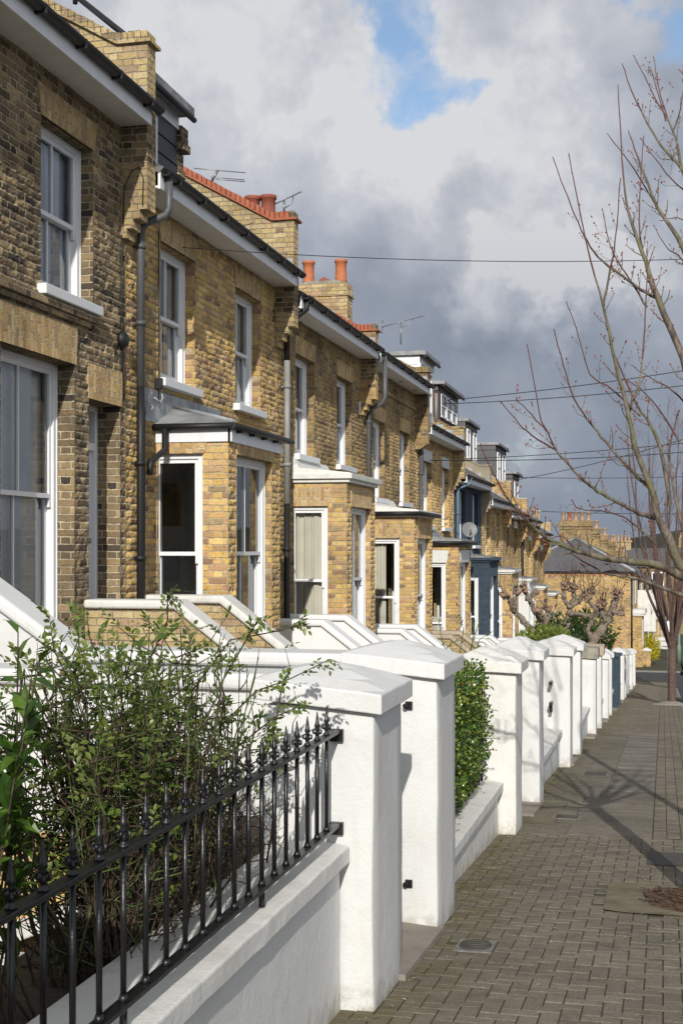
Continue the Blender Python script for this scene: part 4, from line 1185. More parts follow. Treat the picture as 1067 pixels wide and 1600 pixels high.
# ------------------------------------------------------------------ gate pillars
PX = -1.235
PW, PD = .50, .63
PIL = [
 (1.55, 1.25, 'white', 'pyr', 'white pillar at the near end of the railing, known by its shadow on the coping', .50, .64),  # y of the near face, cap underside z, material, cap kind
 (5.82, .907, 'white', 'pyr', 'tall white gate pillar that the black spiked railing runs into', .50, .66),
 (7.56, .895, 'white', 'pyr', 'white gate pillar with black hinge plates, beside the paved gateway', .50, .66),
 (11.73, .54, 'white_old', 'pyr', 'weathered white pillar at the end of the clipped holly hedge', .48, .55),
 (14.03, .47, 'white', 'pyr', 'white pillar directly behind the weathered one past the hedge', .46, .55),
 (18.77, .147, 'white', 'pyr', 'broad white pillar with a black railing stub on its side', .55, .55),
 (21.1, .055, 'white', 'pyr', 'white pillar with highest domed cap, green shrub behind it', .55, .55),
 (26.0, -.46, 'white', 'stone', 'white pillar under a rough grey stone block cap', .46, .5),
 (28.4, -.58, 'white', 'beige', 'white pillar with beige stone cap', .40, .5),
 (32.1, -.95, 'white', 'pyr', 'slim white pillar next beyond the beige capped one', .40, .45),
 (34.25, -1.08, 'white', 'pyr', 'slim white pillar just before the blue painted pillar', .40, .45),
 (38.65, -1.42, 'blue', 'flat', 'dark blue painted gate pillar', .45, .5),
 (41.0, -1.55, 'blue', 'flat', 'narrow sliver of second blue gate pillar', .40, .45),
 (45.4, -1.85, 'white', 'pyr', 'small distant white pillar just past the blue ones', .42, .45),
 (47.5, -2.0, 'white', 'pyr', 'distant white pillar, second past the blue ones', .42, .45),
 (52.0, -2.35, 'white', 'pyr', 'distant white pillar, third past the blue ones', .42, .45),
 (58.0, -2.8, 'white', 'pyr', 'distant white pillar, last but one of the long row', .42, .45),
 (64.0, -3.2, 'white', 'pyr', 'last and farthest white pillar of the long row', .42, .45)]
for i, (y, zc, mt, cap, lab, pw, pd) in enumerate(PIL):
    gz = G(y + pd / 2)
    t = thing('gate_pillar', (PX - pw / 2, y + pd / 2, gz), lab, 'pillar', 'gate pillars along the pavement')
    mat = M['brick_blue'] if mt == 'blue' else M[mt]
    mb = MB(); mb.grid_box(PX - pw, PX, y, y + pd, gz - .25, zc, .14, .006 if i < 7 else .004, i * 3.1, .012)
    sh = mb.build('shaft', mat, t, bevel=.012 if i < 7 else 0)
    if i == 2:
        pass
    o_ = .048 if i < 3 else .055
    x0, x1, y0, y1 = PX - pw - o_, PX + o_, y - o_, y + pd + o_
    e = .088 if i < 3 else (.09 if cap == 'pyr' else .2)
    if cap == 'flat': e = .06
    rise = {'pyr': .082 if i < 3 else .13, 'stone': .03, 'beige': .02, 'flat': .02}[cap]
    drop = .028 if i < 3 else .012          # the caps lean a little towards the street
    mb = MB(); cx, cy = (x0 + x1) / 2, (y0 + y1) / 2
    n = 6; vs = []; fs = []
    def capz(u, v):
        r_ = max(abs(u), abs(v)); return rise * (1 - r_) ** 1.0 if cap != 'pyr' else rise * (1 - r_ ** 1.25)
    def lean(x): return -drop * (x - cx) / (x1 - x0) * 2
    for a in range(n + 1):
        for b in range(n + 1):
            u, v = -1 + 2 * a / n, -1 + 2 * b / n
            x, yy = cx + u * (x1 - x0) / 2, cy + v * (y1 - y0) / 2
            jt = mnoise.noise(Vector((x * 6, yy * 6, i))) * .004
            vs.append((x, yy, zc + e + capz(u, v) + lean(x) + jt))
    for a in range(n):
        for b in range(n): fs.append((a * (n + 1) + b, (a + 1) * (n + 1) + b, (a + 1) * (n + 1) + b + 1, a * (n + 1) + b + 1))
    rimi = [(a, 0) for a in range(n)] + [(n, b) for b in range(n)] + [(n - a, n) for a in range(n)] + [(0, n - b) for b in range(n)]
    base = len(vs)
    for (a, b) in rimi:
        p = vs[a * (n + 1) + b]; vs.append((p[0], p[1], zc + lean(p[0]) + mnoise.noise(Vector((p[0] * 9, p[1] * 9, i + 5))) * .004))
    m_ = len(rimi)
    for q in range(m_):
        q2 = (q + 1) % m_
        fs.append((base + q, base + q2, rimi[q2][0] * (n + 1) + rimi[q2][1], rimi[q][0] * (n + 1) + rimi[q][1]))
    fs.append(tuple(base + q for q in range(m_))[::-1])
    mb.add(vs, fs)
    cm = {'stone': M['stone'], 'beige': M['beige'], 'flat': M['brick_blue']}.get(cap, mat)
    mb.build('cap', cm, t, bevel=.007, seg=2)
    if i == 2:
        for zz in (.717, -.29):
            s = MB(); s.box(PX - pw + .035, PX - pw + .075, y - .02, y - .001, zz - .022, zz + .022); s.tube([(PX - pw + .04, y - .03, zz), (PX - pw + .04, y - .05, zz)], .015, 8)
            s.v = [(v[0] + .285, v[1], v[2]) for v in s.v]
            s.build('hinge_plate', M['black'], t)

# ------------------------------------------------------------------ low front walls with copings
def front_wall(ya, yb, zt, label, mat, cmat, th=.26, x1=-1.38, zb=None, slope=0, capt=.085):
    gz = G((ya + yb) / 2)
    t = thing('front_wall', (x1 - th / 2, (ya + yb) / 2, gz), label, 'wall', 'low walls between the gate pillars')
    mb = MB(); zb = zb if zb is not None else G(yb) - .2
    n = max(2, int((yb - ya) / .2)); m = 6
    xs = (x1 - th, x1)
    vs = []; fs = []
    for i in range(n + 1):
        y = ya + (yb - ya) * i / n; ztt = zt + slope * (y - ya) - capt
        for j in range(m + 1):
            z = zb + (ztt - zb) * j / m
            vs.append((x1 + .006 * mnoise.noise(Vector((0, y * 2, z * 3))), y, z)); vs.append((x1 - th, y, z))
    for i in range(n):
        for j in range(m):
            a = (i * (m + 1) + j) * 2; b = ((i + 1) * (m + 1) + j) * 2
            fs.append((a, b, b + 2, a + 2)); fs.append((b + 1, a + 1, a + 3, b + 3))
    mb.add(vs, fs, True)
    w = mb.build('wall_face', mat, t)
    cp = MB(); vs = []; fs = []
    n = max(2, int((yb - ya) / .12))
    for i in range(n + 1):
        y = ya + (yb - ya) * i / n; z = zt + slope * (y - ya)
        j = lambda s_: .005 * mnoise.noise(Vector((s_, y * 5, 1)))
        vs += [(x1 - th - .045, y, z - capt), (x1 - th - .045, y, z - .01), (x1 - th / 2, y, z + .012 + j(0)), (x1 + .045 + j(3), y, z - .005 + j(1)), (x1 + .045 + j(4), y, z - capt + j(2))]
    for i in range(n):
        for q in range(5):
            q2 = (q + 1) % 5
            fs.append((i * 5 + q, i * 5 + q2, (i + 1) * 5 + q2, (i + 1) * 5 + q))
    fs.append((0, 1, 2, 3, 4)[::-1]); fs.append(tuple(n * 5 + q for q in range(5)))
    fs = [f[::-1] for f in fs]
    cp.add(vs, fs); cp.build('coping', cmat, t, bevel=.008)
    return t
front_wall(1.0, 5.80, .335, 'long white front wall carrying the black spiked railing, nearest of all', M['white'], M['white_old'], slope=-.006)
front_wall(8.24, 11.70, -.36, 'low weathered white wall under the clipped holly hedge', M['white_old'], M['white_old'], slope=-.012)
front_wall(14.6, 18.75, -.78, 'low white wall with sloping coping past the hedge', M['white'], M['white_old'], slope=-.02)
front_wall(21.7, 25.98, -1.28, 'low white wall below the green shrub and grey capped pillar', M['white'], M['white_old'], slope=-.02)
front_wall(29.0, 32.05, -1.85, 'low wall between the beige capped and slim white pillars', M['white'], M['white_old'])
front_wall(34.8, 38.6, -2.3, 'low wall next to the dark blue pillar', M['white'], M['white_old'])
front_wall(41.6, 45.3, -2.75, 'low wall between the blue and distant white pillars', M['white'], M['white_old'])
front_wall(48.1, 70.0, -3.4, 'far front wall running to the side street', M['white'], M['white_old'], slope=-.07)

# ------------------------------------------------------------------ black spiked railing
RX = -1.395
def finial(mb, x, y, z, s=1.0):
    def l(pr): return [(r * (.85 if s < 1 else 1), q * s) for r, q in pr]
    mb.lathe(l([(.017, 0), (.017, .012), (.010, .02), (.010, .035), (.016, .045), (.010, .055), (.008, .07)]), (x, y, z), 8)
    for a in range(4):          # little scrolled leaves
        c, d = math.cos(a * math.pi / 2), math.sin(a * math.pi / 2)
        mb.tube([(x, y, z + .045 * s), (x + c * .017, y + d * .017, z + .05 * s), (x + c * .018, y + d * .018, z + .07 * s), (x + c * .01, y + d * .01, z + .075 * s)], [.004, .005, .005, .003], 5)
    mb.lathe(l([(.009, .068), (.012, .078), (.009, .085), (.015, .10), (.011, .115), (.006, .165), (.002, .20)]), (x, y, z), 6)
rt, rb = .805, .395     # heights of the two rails
t = thing('spiked_railing', (RX, 3.8, .33), 'black iron railing with spear finials along the white front wall', 'railing')
for z, nm in ((rt, 'rail'), (rb, 'rail')):
    mb = MB(); mb.box(RX - .021, RX + .021, 1.2, 5.83, z - .012, z + .002)
    mb.box(RX - .03, RX + .03, 5.79, 5.818, z - .05, z + .004)
    mb.build(nm, M['black'], t, bevel=.002)
y = 5.62; i = 0
while y > 1.3:
    mb = MB(); mb.tube([(RX, y, rb - .01), (RX, y, rt)], .0085, 8)
    mb.lathe([(.016, 0), (.013, .012), (.0095, .02)], (RX, y, rb + .001), 8)
    if i in (6, 14): mb.tube([(RX, y, rb), (RX, y, .32)], .011, 8)
    b = mb.build('bar', M['black'], t)
    mb = MB(); finial(mb, RX, y, rt + .001, .60); mb.build('finial', M['black'], b)
    y -= .160; i += 1

# railing stub and hedge railing
t = thing('hedge_railing', (-1.52, 10, -.4), 'plain black railing swallowed by the clipped holly hedge', 'railing')
for z in (-.22, .28):
    mb = MB(); mb.box(-1.53, -1.49, 8.3, 11.68, z - .02, z + .02); mb.build('rail', M['black'], t)
y = 8.4
while y < 11.6:
    mb = MB(); mb.tube([(-1.51, y, -.40), (-1.51, y, .45)], .012 if 8.5 < y else .025, 6); mb.build('bar', M['black'], t); y += .2
t = thing('stub_railing', (-1.5, 18.3, -.8), 'short black railing stub against the broad white pillar', 'railing')
for z in (-.50, -.22):
    mb = MB(); mb.box(-1.5, -1.46, 18.52, 18.76, z - .02, z + .02); mb.build('rail', M['black'], t)
mb = MB(); mb.box(-1.50, -1.46, 18.60, 18.66, -.62, -.50); mb.build('bar', M['black'], t)

# ------------------------------------------------------------------ gardens and paths
g = MB(); g.box(-2.15, -1.64, .5, 6.8, -.9, .20); tag(g.build('soil', M['soil']), kind='structure')
g = MB(); g.box(-5.7, -2.15, -4, 6.8, -1.4, -.55); 
for k in range(1, 11):
    a, b = Y0(k) + .25, Y0(k + 1) - 1.46
    zz = G((a + b) / 2) + .05
    g.box(WX, -1.64, a, b, zz - 1.6, zz)
tag(g.build('garden_ground', M['soil']), kind='structure')
g = MB()
for k in range(0, 11):
    a, b = Y0(k + 1) - 1.2, Y0(k + 1) - .02
    if k == 0: a, b = 6.4, 7.6
    z1 = G((a + b) / 2) + .03
    g.add([(-3.0, a, z1 + .1), (-1.20, a, G(a) + .03), (-1.20, b, G(b) + .03), (-3.0, b, z1 + .1), (-3.0, a, z1 - .5), (-1.20, a, z1 - .5), (-1.20, b, z1 - .5), (-3.0, b, z1 - .5)], [(0, 1, 2, 3), (1, 5, 6, 2), (0, 4, 5, 1)])
tag(g.build('gate_path', M['concrete']), kind='structure')
t = thing('retaining_wall', (-3.4, 6.2, -.6), 'old yellow brick retaining wall low behind the railing', 'wall')
mb = MB(); mb.box(-5.6, -2.16, 6.05, 6.3, -1.0, .18); mb.build('wall_face', M['brick'], t)
mb = MB(); mb.prism([(-2.5, .02), (-3.6, -.42), (-3.6, -.50), (-2.5, -.06)], 'y', 5.78, 6.05); mb.build('coping', M['white_old'], t, bevel=.01)
t = thing('low_pillar', (-2.42, 4.75, -.55), 'squat white capped pillar down among the rose stems', 'pillar')
mb = MB(); mb.box(-2.62, -2.24, 4.55, 4.93, -.6, -.10); mb.build('shaft', M['white_old'], t)
mb = MB(); mb.add([(-2.68, 4.49, -.10), (-2.18, 4.49, -.10), (-2.18, 4.99, -.10), (-2.68, 4.99, -.10), (-2.68, 4.49, -.02), (-2.18, 4.49, -.02), (-2.18, 4.99, -.02), (-2.68, 4.99, -.02), (-2.43, 4.74, .07)],
                [(0, 1, 5, 4), (1, 2, 6, 5), (2, 3, 7, 6), (3, 0, 4, 7), (4, 5, 8), (5, 6, 8), (6, 7, 8), (7, 4, 8), (3, 2, 1, 0)]); mb.build('cap', M['white_old'], t, bevel=.008)

# ------------------------------------------------------------------ plants
def leaf(mb, p, d, n, L, W, fold=.25, bend=.15):
    """one folded leaf: p base, d direction, n up"""
    d = d.normalized(); s = d.cross(n)
    if s.length < 1e-4: s = d.cross(Vector((1, 0, 0)))
    s.normalize(); n = s.cross(d)
    c1 = p + d * L * .35 + n * bend * L * .12; c2 = p + d * L * .7 + n * bend * L * .05; tip = p + d * L - n * bend * L * .25
    l1 = c1 + s * W * .5 + n * fold * W * .5; r1 = c1 - s * W * .5 + n * fold * W * .5
    l2 = c2 + s * W * .36 + n * fold * W * .35; r2 = c2 - s * W * .36 + n * fold * W * .35
    mb.add([p, l1, c1, r1, l2, c2, r2, tip], [(0, 2, 1), (0, 3, 2), (1, 2, 5, 4), (2, 3, 6, 5), (4, 5, 7), (5, 6, 7)])
def rv(r): 
    while True:
        v = Vector((r.uniform(-1, 1), r.uniform(-1, 1), r.uniform(-1, 1)))
        if .05 < v.length < 1: return v.normalized()

def rose_bush():
    r = random.Random(21)
    t = thing('rose_bush', (-1.8, 4.7, .2), 'tangled half bare rose bush of dark stems behind the spiked railing', 'bush')
    st = MB(); gs = MB(); lf = MB(); pt = MB()
    def leafspray(p, d, n=5, free=False):
        if not free and p.x > -1.50: return
        d = (d + rv(r) * .7).normalized()
        nrm = (Vector((0, -.3, 1)) + rv(r) * .6).normalized()
        L = r.uniform(.020, .036)
        for q in range(n):
            side = (-1 if q % 2 else 1)
            dd = d if q == n - 1 else (d * .5 + d.cross(nrm) * side).normalized()
            leaf(lf, p + d * .011 * q, dd, nrm, L * r.uniform(.8, 1.15), L * .55)
    def cl(p):
        if p.x > -1.47: p.x = -1.47 - .3 * (p.x + 1.47)
        return p
    for i in range(270):
        y = r.uniform(3.95, 5.45) if i % 3 else r.gauss(4.3, .18); x = -1.82 + r.gauss(0, .09)
        b = Vector((x, y, .16))
        lean = Vector((r.gauss(-.06, .24), r.gauss(.02, .26), 1)).normalized()
        hgt = r.uniform(.55, 1.12) * (1 - .5 * max(0, (y - 5.0)) / .45)
        pts = [b]; p = b.copy(); d = lean.copy(); ns = 7
        for s in range(ns):
            d = (d + rv(r) * .18 + Vector((0, 0, .06))).normalized(); p = cl(p + d * hgt / ns); pts.append(p.copy())
        r0 = r.choice([.0025, .003, .003, .004, .006, .010])
        (st if r.random() < .85 else gs).tube(pts, [r0 * (1 - .72 * q / ns) for q in range(ns + 1)], 5, False)
        for q in range(1, ns + 1):
            for _ in range(2):
                if r.random() < .8:
                    d2 = (rv(r) + Vector((0, 0, .45))).normalized(); L = r.uniform(.08, .26)
                    a = pts[q]; m1 = cl(a + d2 * L * .5 + rv(r) * .02); e = cl(a + (d2 + Vector((0, 0, .2))).normalized() * L)
                    hf = (a.z - .2) / 1.1
                    (gs if r.random() < .15 + .4 * hf else st).tube([a, m1, e], [.003, .0023, .0012], 4, False)
                    if r.random() < max(0, -.34 + 1.6 * hf):
                        leafspray(e, d2, r.choice([3, 5, 5, 7]))
                        if r.random() < .1 + .65 * hf: leafspray(m1, d2, r.choice([3, 5, 5]))
                        if r.random() < .3 * hf: leafspray(a, d2, 5)
    for (px, py, z) in ((150, 1010, 4.9), (98, 1055, 4.6), (250, 1008, 5.0)):
        e = P(px, py, z)
        for _ in range(5): leaf(pt, e, (rv(r) + Vector((0, 0, .8))).normalized(), rv(r), .022, .018)
    # long arching shoots reaching over the pillar cap
    for (pa) in ([(330, 1150, 5.3), (400, 1080, 5.35), (455, 1060, 5.4), (515, 1030, 5.4)], [(300, 1080, 5.2), (360, 1000, 5.2), (440, 985, 5.3), (470, 975, 5.3)], [(330, 1200, 5.4), (430, 1120, 5.4), (468, 1104, 5.45)], [(240, 1020, 5.0), (262, 970, 5.0), (262, 925, 5.0)], [(350, 1060, 5.2), (385, 1000, 5.2), (405, 965, 5.2)], [(330, 1230, 5.4), (400, 1190, 5.45), (425, 1150, 5.45)]):
        pts = [P(*q) for q in pa]; st.tube(pts, [.004, .0032, .0024, .0015][:len(pts)], 5, False)
        for a, b in zip(pts, pts[1:]):
            for _ in range(4): leafspray(a.lerp(b, r.random()), (b - a).normalized(), 5, True)
        for _ in range(3): leafspray(pts[-1], Vector((.5, .2, -.2)), 5, True)
    tag(st.build('stem', M['stem'], t), kind='stuff'); tag(gs.build('stem', M['stemgreen'], t), kind='stuff'); tag(lf.build('foliage', M['rose'], t), kind='stuff')
    tag(pt.build('blossom', M['petal'], t), kind='stuff')
rose_bush()

def laurel():
    r = random.Random(5)
    t = thing('laurel_bush', (-1.8, 3.6, .2), 'glossy large leaved evergreen at the very left by the railing', 'bush')
    st = MB(); lf = MB()
    for i in range(62):
        b = Vector((-1.90 + r.gauss(0, .06), 3.5 + r.gauss(0, .10), .2))
        e = Vector((-1.97 + r.gauss(0, .08), 3.58 + r.gauss(0, .16), r.uniform(.50, 1.36)))
        if e.x > -1.60: e.x = -1.65
        m1 = b.lerp(e, .5) + rv(r) * .06
        st.tube([b, m1, e], [.006, .004, .002], 5, False)
        for q in range(r.randint(12, 18)):
            f = r.uniform(.35, 1.0); a = m1.lerp(e, (f - .35) / .65)
            d = (rv(r) + Vector((.15, -.1, .15)) + (e - m1).normalized() * .5).normalized()
            L = r.uniform(.065, .115)
            leaf(lf, a, d, (Vector((0, -.2, 1)) + rv(r) * .5).normalized(), L, L * .38, .22, .5)
    tag(st.build('stem', M['stem'], t), kind='stuff'); tag(lf.build('foliage', M['laurel'], t), kind='stuff')
laurel()

def hedge():
    r = random.Random(9)
    t = thing('holly_hedge', (-1.62, 9.9, -.35), 'clipped dark green hedge with a few red berries between white pillars', 'hedge')
    lf = MB(); st = MB(); be = MB()
    y0, y1, x0, x1, z0, z1 = 8.45, 11.15, -1.86, -1.36, -.36, .70
    for i in range(60):
        y = r.uniform(y0, y1); b = Vector((-1.6, y, -.45))
        st.tube([b, b + Vector((r.uniform(-.1, .1), r.uniform(-.1, .1), .5)), b + Vector((r.uniform(-.18, .18), r.uniform(-.2, .2), r.uniform(.8, 1.05)))], [.012, .008, .004], 5, False)
    for _ in range(70):
        a = Vector((r.uniform(x0, x1), r.uniform(y0, y1), z1 - .06)) if r.random() < .5 else Vector((x1 - .05, r.uniform(y0, y1), r.uniform(-.2, z1)))
        d = (rv(r) + (Vector((0, 0, 1.2)) if a.z > z1 - .1 else Vector((1.1, 0, .3)))).normalized(); L = r.uniform(.07, .17)
        st.tube([a, a + d * L * .6 + rv(r) * .01, a + d * L], [.003, .002, .001], 4, False)
        for q in range(7): leaf(lf, a + d * L * r.uniform(.3, 1), (d * .5 + rv(r)).normalized(), rv(r), r.uniform(.018, .03), .014)
    n = 0
    while n < 15000:
        p = Vector((r.uniform(x0, x1), r.uniform(y0, y1), r.uniform(z0, z1)))
        # rounded, lumpy outline thinning to the bottom
        u = (p.x - (x0 + x1) / 2) / ((x1 - x0) / 2); v = (p.z - (z0 + z1) / 2) / ((z1 - z0) / 2); w = (p.y - (y0 + y1) / 2) / ((y1 - y0) / 2)
        lump = .14 * mnoise.noise(p * 4)
        q = max(abs(u), abs(v) if v > 0 else abs(v) * .95, abs(w))
        edge = (abs(u) ** 6 + abs(v) ** 6 + abs(w) ** 10) ** (1 / 6) + lump
        if edge > 1.0 or (edge < .55 and r.random() < .85): continue
        if p.z < -.05 and abs(u) > .55 + .45 * (p.z - z0) / .35 : continue
        out = Vector((u, w * .3, v * .6 + .3)); d = (out + rv(r) * 1.0).normalized()
        L = r.uniform(.024, .042)
        leaf(lf, p, d, (out + rv(r)).normalized(), L, L * .6, .3, .3); n += 1
        if r.random() < .004 and u > .4: be.lathe([(0, -.012), (.010, -.006), (.012, 0), (.009, .008), (0, .012)], tuple(p + Vector((.03, 0, 0))), 7)
    tag(st.build('stem', M['stem'], t), kind='stuff'); tag(lf.build('foliage', M['holly'], t), kind='stuff'); be.build('berry', M['berry'], t)
hedge()

def shrub(name, c, rx, ry, rz, n, L, mat, label, cat='shrub', up=.3, seed=1, group=None):
    r = random.Random(seed)
    t = thing(name, (c[0], c[1], c[2] - rz), label, cat, group)
    lf = MB(); st = MB(); C_ = Vector(c)
    for i in range(n):
        v = rv(r) * (r.random() ** .4)
        k_ = 1 + .25 * mnoise.noise(v * 2.5 + C_)
        p = C_ + Vector((v.x * rx, v.y * ry, v.z * rz)) * k_
        d = (v + rv(r) + Vector((0, 0, up))).normalized(); l = L * r.uniform(.7, 1.2)
        leaf(lf, p, d, (v + rv(r) * .7 + Vector((0, 0, .4))).normalized(), l, l * .42)
        if i % 40 == 0: st.tube([C_ + Vector((r.uniform(-.1, .1), r.uniform(-.1, .1), -rz)), C_.lerp(p, .6), p], [.012, .008, .003], 4, False)
    tag(lf.build('foliage', mat, t), kind='stuff'); tag(st.build('stem', M['stem'], t), kind='stuff')
    return t
shrub('leafy_shrub', (-1.95, 23.4, -.12), .50, 1.2, .42, 1500, .10, M['shrubyg'], 'feathery yellow green shrub behind the domed white pillar', up=.8, seed=3)
shrub('leafy_shrub', (-1.95, 24.6, -.3), .36, .6, .5, 600, .10, M['shrubyg'], 'wisp of pale green shrub spilling over the grey capped pillar', up=.5, seed=13)
shrub('leafy_shrub', (-1.95, 36.5, -.78), .75, 1.2, .75, 1800, .14, M['shrubdk'], 'dark green shrub behind the beige capped pillar', seed=4)
shrub('leafy_shrub', (-2.3, 31.0, -.35), .55, .9, .5, 1100, .12, M['shrubdk'], 'dark evergreen under the pollarded branches', seed=5)
yb = Vector(P(1012, 1012, 86)); shrub('golden_bush', tuple(yb), .80, .75, .88, 2600, .15, M['yellow'], 'rounded bright yellow bush across the side street', 'bush', seed=6)
# thorny stems in the garden of the house with white lintels
r_ = random.Random(77)
t = thing('bare_rose', (-2.2, 16.8, -.9), 'sparse thorny rose stems beside the beige stair copings', 'shrub')
st = MB(); lf = MB()
for (a, b, c) in (((700, 1030), (690, 1000), (685, 968)), ((716, 1030), (724, 985), (717, 960)), ((730, 1030), (742, 990), (752, 962)), ((742, 1030), (748, 1000), (770, 985)), ((690, 1020), (705, 1005), (715, 1000)), ((735, 1020), (740, 985), (738, 970))):
    zz = r_.uniform(16.2, 17.4); pts = [P(*a, zz) + Vector((0, 0, -.4)), P(*a, zz), P(*b, zz), P(*c, zz)]
    st.tube(pts, [.008, .006, .005, .003], 5)
    for q in range(8):
        p_ = pts[1].lerp(pts[2], r_.random()) if q % 2 else pts[2].lerp(pts[3], r_.random())
        leaf(lf, p_, rv(r_), rv(r_), .035, .02)
        d2 = rv(r_); st.tube([p_, p_ + d2 * .06], [.003, .001], 4)
st.build('stem', M['stemgreen'], t); lf.build('foliage', M['rose'], t)

# ------------------------------------------------------------------ bare street tree (trunk just outside the right edge)
def twigs(mb, bb, pts, rads, r, dens, L0, depth=1, upb=.35):
    """side twigs with buds along a limb"""
    for a, b, ra, rb in zip(pts, pts[1:], rads, rads[1:]):
        n = int((b - a).length * dens + r.random())
        ax = (b - a).normalized()
        for _ in range(n):
            f = r.random(); p = a.lerp(b, f)
            side = rv(r); side = (side - ax * side.dot(ax)).normalized()
            d = (ax * r.uniform(.35, .9) + side + Vector((0, 0, upb))).normalized()
            L = L0 * r.uniform(.25, 1.0); rr = min(.35 * (ra + (rb - ra) * f), .0045)
            m1 = p + d * L * .5 + rv(r) * L * .07; e = p + (d + Vector((0, 0, .25))).normalized() * L
            mb.tube([p, m1, e], [rr, rr * .75, rr * .45], 4, False)
            for q in range(max(2, int(L / .05))):
                s = r.uniform(.4, 1.0); c = p.lerp(e, s)
                bud(bb, c + rv(r) * rr * .6, r.uniform(.003, .0055))
            bud(bb, e, r.uniform(.004, .0075))
            if depth > 0 and L > .12:
                twigs(mb, bb, [p, m1, e], [rr, rr * .75, rr * .5], r, 7, L * .45, depth - 1, upb)
def bud(bb, c, s):
    bb.add([c + Vector((0, 0, 1.6 * s)), c + Vector((s, 0, 0)), c + Vector((0, s, 0)), c + Vector((-s, 0, 0)), c + Vector((0, -s, 0)), c + Vector((0, 0, -s))],
           [(0, 1, 2), (0, 2, 3), (0, 3, 4), (0, 4, 1), (5, 2, 1), (5, 3, 2), (5, 4, 3), (5, 1, 4)])
def bare_tree():
    r = random.Random(31)
    base = Vector((.27, 9.05, G(9.05)))
    t = thing('bare_street_tree', tuple(base), 'bare budding tree whose long shoots fill the upper right', 'tree')
    fork = P(1084, 905, 9.0)
    tr = MB()
    tp = [base + Vector((0, 0, -.05)), base + Vector((-.01, 0, .15)), base.lerp(fork, .5) + Vector((.015, 0, 0)), fork]
    tr.tube(tp, [.115, .082, .072, .072], 12)
    trunk = tr.build('trunk', M['barkgrey'], t)
    limbs = [ # (px, py) chains with depth start/end, radius start/end, young red tip share
     ([(1084, 905), (1060, 880), (1047, 847), (1027, 807), (1018, 765), (992, 700), (981, 646), (960, 561), (942, 479), (915, 378), (888, 239)], 9.0, 8.6, .040, .003),
     ([(942, 479), (953, 421), (961, 374), (969, 278)], 8.7, 8.5, .009, .003),
     ([(1084, 905), (1092, 760), (1078, 620), (1067, 560), (1027, 467), (1008, 409), (985, 343), (973, 281), (965, 132)], 9.0, 9.3, .046, .003),
     ([(1027, 467), (1000, 452), (950, 415), (922, 386), (895, 330), (863, 245)], 9.2, 8.9, .013, .003),
     ([(1010, 425), (998, 343), (1005, 212)], 9.25, 9.4, .009, .003),
     ([(1010, 480), (985, 440), (955, 390), (940, 325)], 9.2, 9.0, .008, .0025),
     ([(1092, 760), (1100, 520), (1067, 390), (1027, 324), (996, 247), (981, 204)], 9.1, 9.8, .030, .003),
     ([(1027, 324), (990, 265), (948, 208)], 9.7, 9.5, .008, .0025),
     ([(1100, 520), (1092, 330), (1067, 266), (1031, 227), (993, 157), (971, 99)], 9.3, 10.0, .022, .003),
     ([(1092, 330), (1067, 270), (1051, 204), (1027, 161), (989, 86)], 9.8, 10.2, .016, .003),
     ([(1045, 192), (1030, 145), (1020, 88)], 10.1, 10.3, .007, .0025),
     ([(1051, 204), (1062, 170), (1072, 110)], 10.1, 10.0, .008, .0025),
     ([(1040, 190), (1020, 120), (1013, 105)], 10.1, 10.2, .006, .0025),
     ([(1070, 300), (1040, 270), (1000, 215)], 9.7, 9.6, .007, .0025),
     ([(1084, 905), (1065, 900), (1025, 882), (975, 877), (925, 867), (875, 852), (837, 827), (801, 789), (777, 753), (750, 693)], 9.0, 8.0, .036, .0025),
     ([(837, 827), (812, 800), (797, 765)], 8.3, 8.1, .008, .002),
     ([(875, 852), (850, 846), (822, 832), (808, 806), (792, 803)], 8.4, 8.2, .008, .002),
     ([(900, 860), (878, 838), (860, 842), (845, 862)], 8.5, 8.4, .006, .002),
     ([(1084, 940), (1065, 930), (1025, 915), (987, 902), (950, 897), (910, 877), (890, 864)], 9.0, 8.6, .020, .003),
     ([(987, 902), (960, 892), (925, 893), (905, 880)], 8.8, 8.7, .007, .002),
     ([(1027, 810), (1000, 803), (975, 790), (940, 772), (917, 755), (900, 740), (869, 704), (855, 675), (842, 645), (823, 538)], 9.0, 8.4, .018, .003),
     ([(867, 703), (830, 680), (805, 655), (780, 626)], 8.5, 8.3, .007, .0025),
     ([(853, 673), (830, 648), (806, 623)], 8.45, 8.4, .006, .0025),
     ([(1018, 765), (990, 740), (954, 700), (925, 665), (896, 623), (880, 570), (865, 514)], 8.95, 8.7, .014, .003),
     ([(1000, 650), (985, 635), (955, 607), (921, 584), (905, 530), (884, 471)], 8.9, 8.8, .009, .0025),
     ([(1047, 790), (1031, 700), (1010, 655), (993, 630), (962, 560), (955, 545)], 9.2, 9.1, .016, .003),
     ([(983, 642), (1000, 584), (1008, 487), (1010, 390)], 8.9, 9.0, .010, .003),
     ([(1025, 850), (985, 815), (950, 800), (905, 795), (892, 780)], 9.0, 8.8, .008, .002),
     ([(1067, 830), (1050, 750), (1045, 700), (1060, 640)], 9.2, 9.4, .014, .003),
     ([(1060, 690), (1030, 640), (990, 600), (965, 590)], 9.3, 9.2, .008, .002),
     ([(1080, 640), (1050, 610), (1015, 590), (985, 570)], 9.4, 9.3, .008, .002),
     ([(1085, 430), (1060, 400), (1040, 385), (1020, 352)], 9.5, 9.4, .007, .002),
     ([(1080, 350), (1055, 340), (1030, 345)], 9.6, 9.5, .005, .002),
    ]
    main = MB(); young = MB(); tw = MB(); bb = MB()
    lg = []
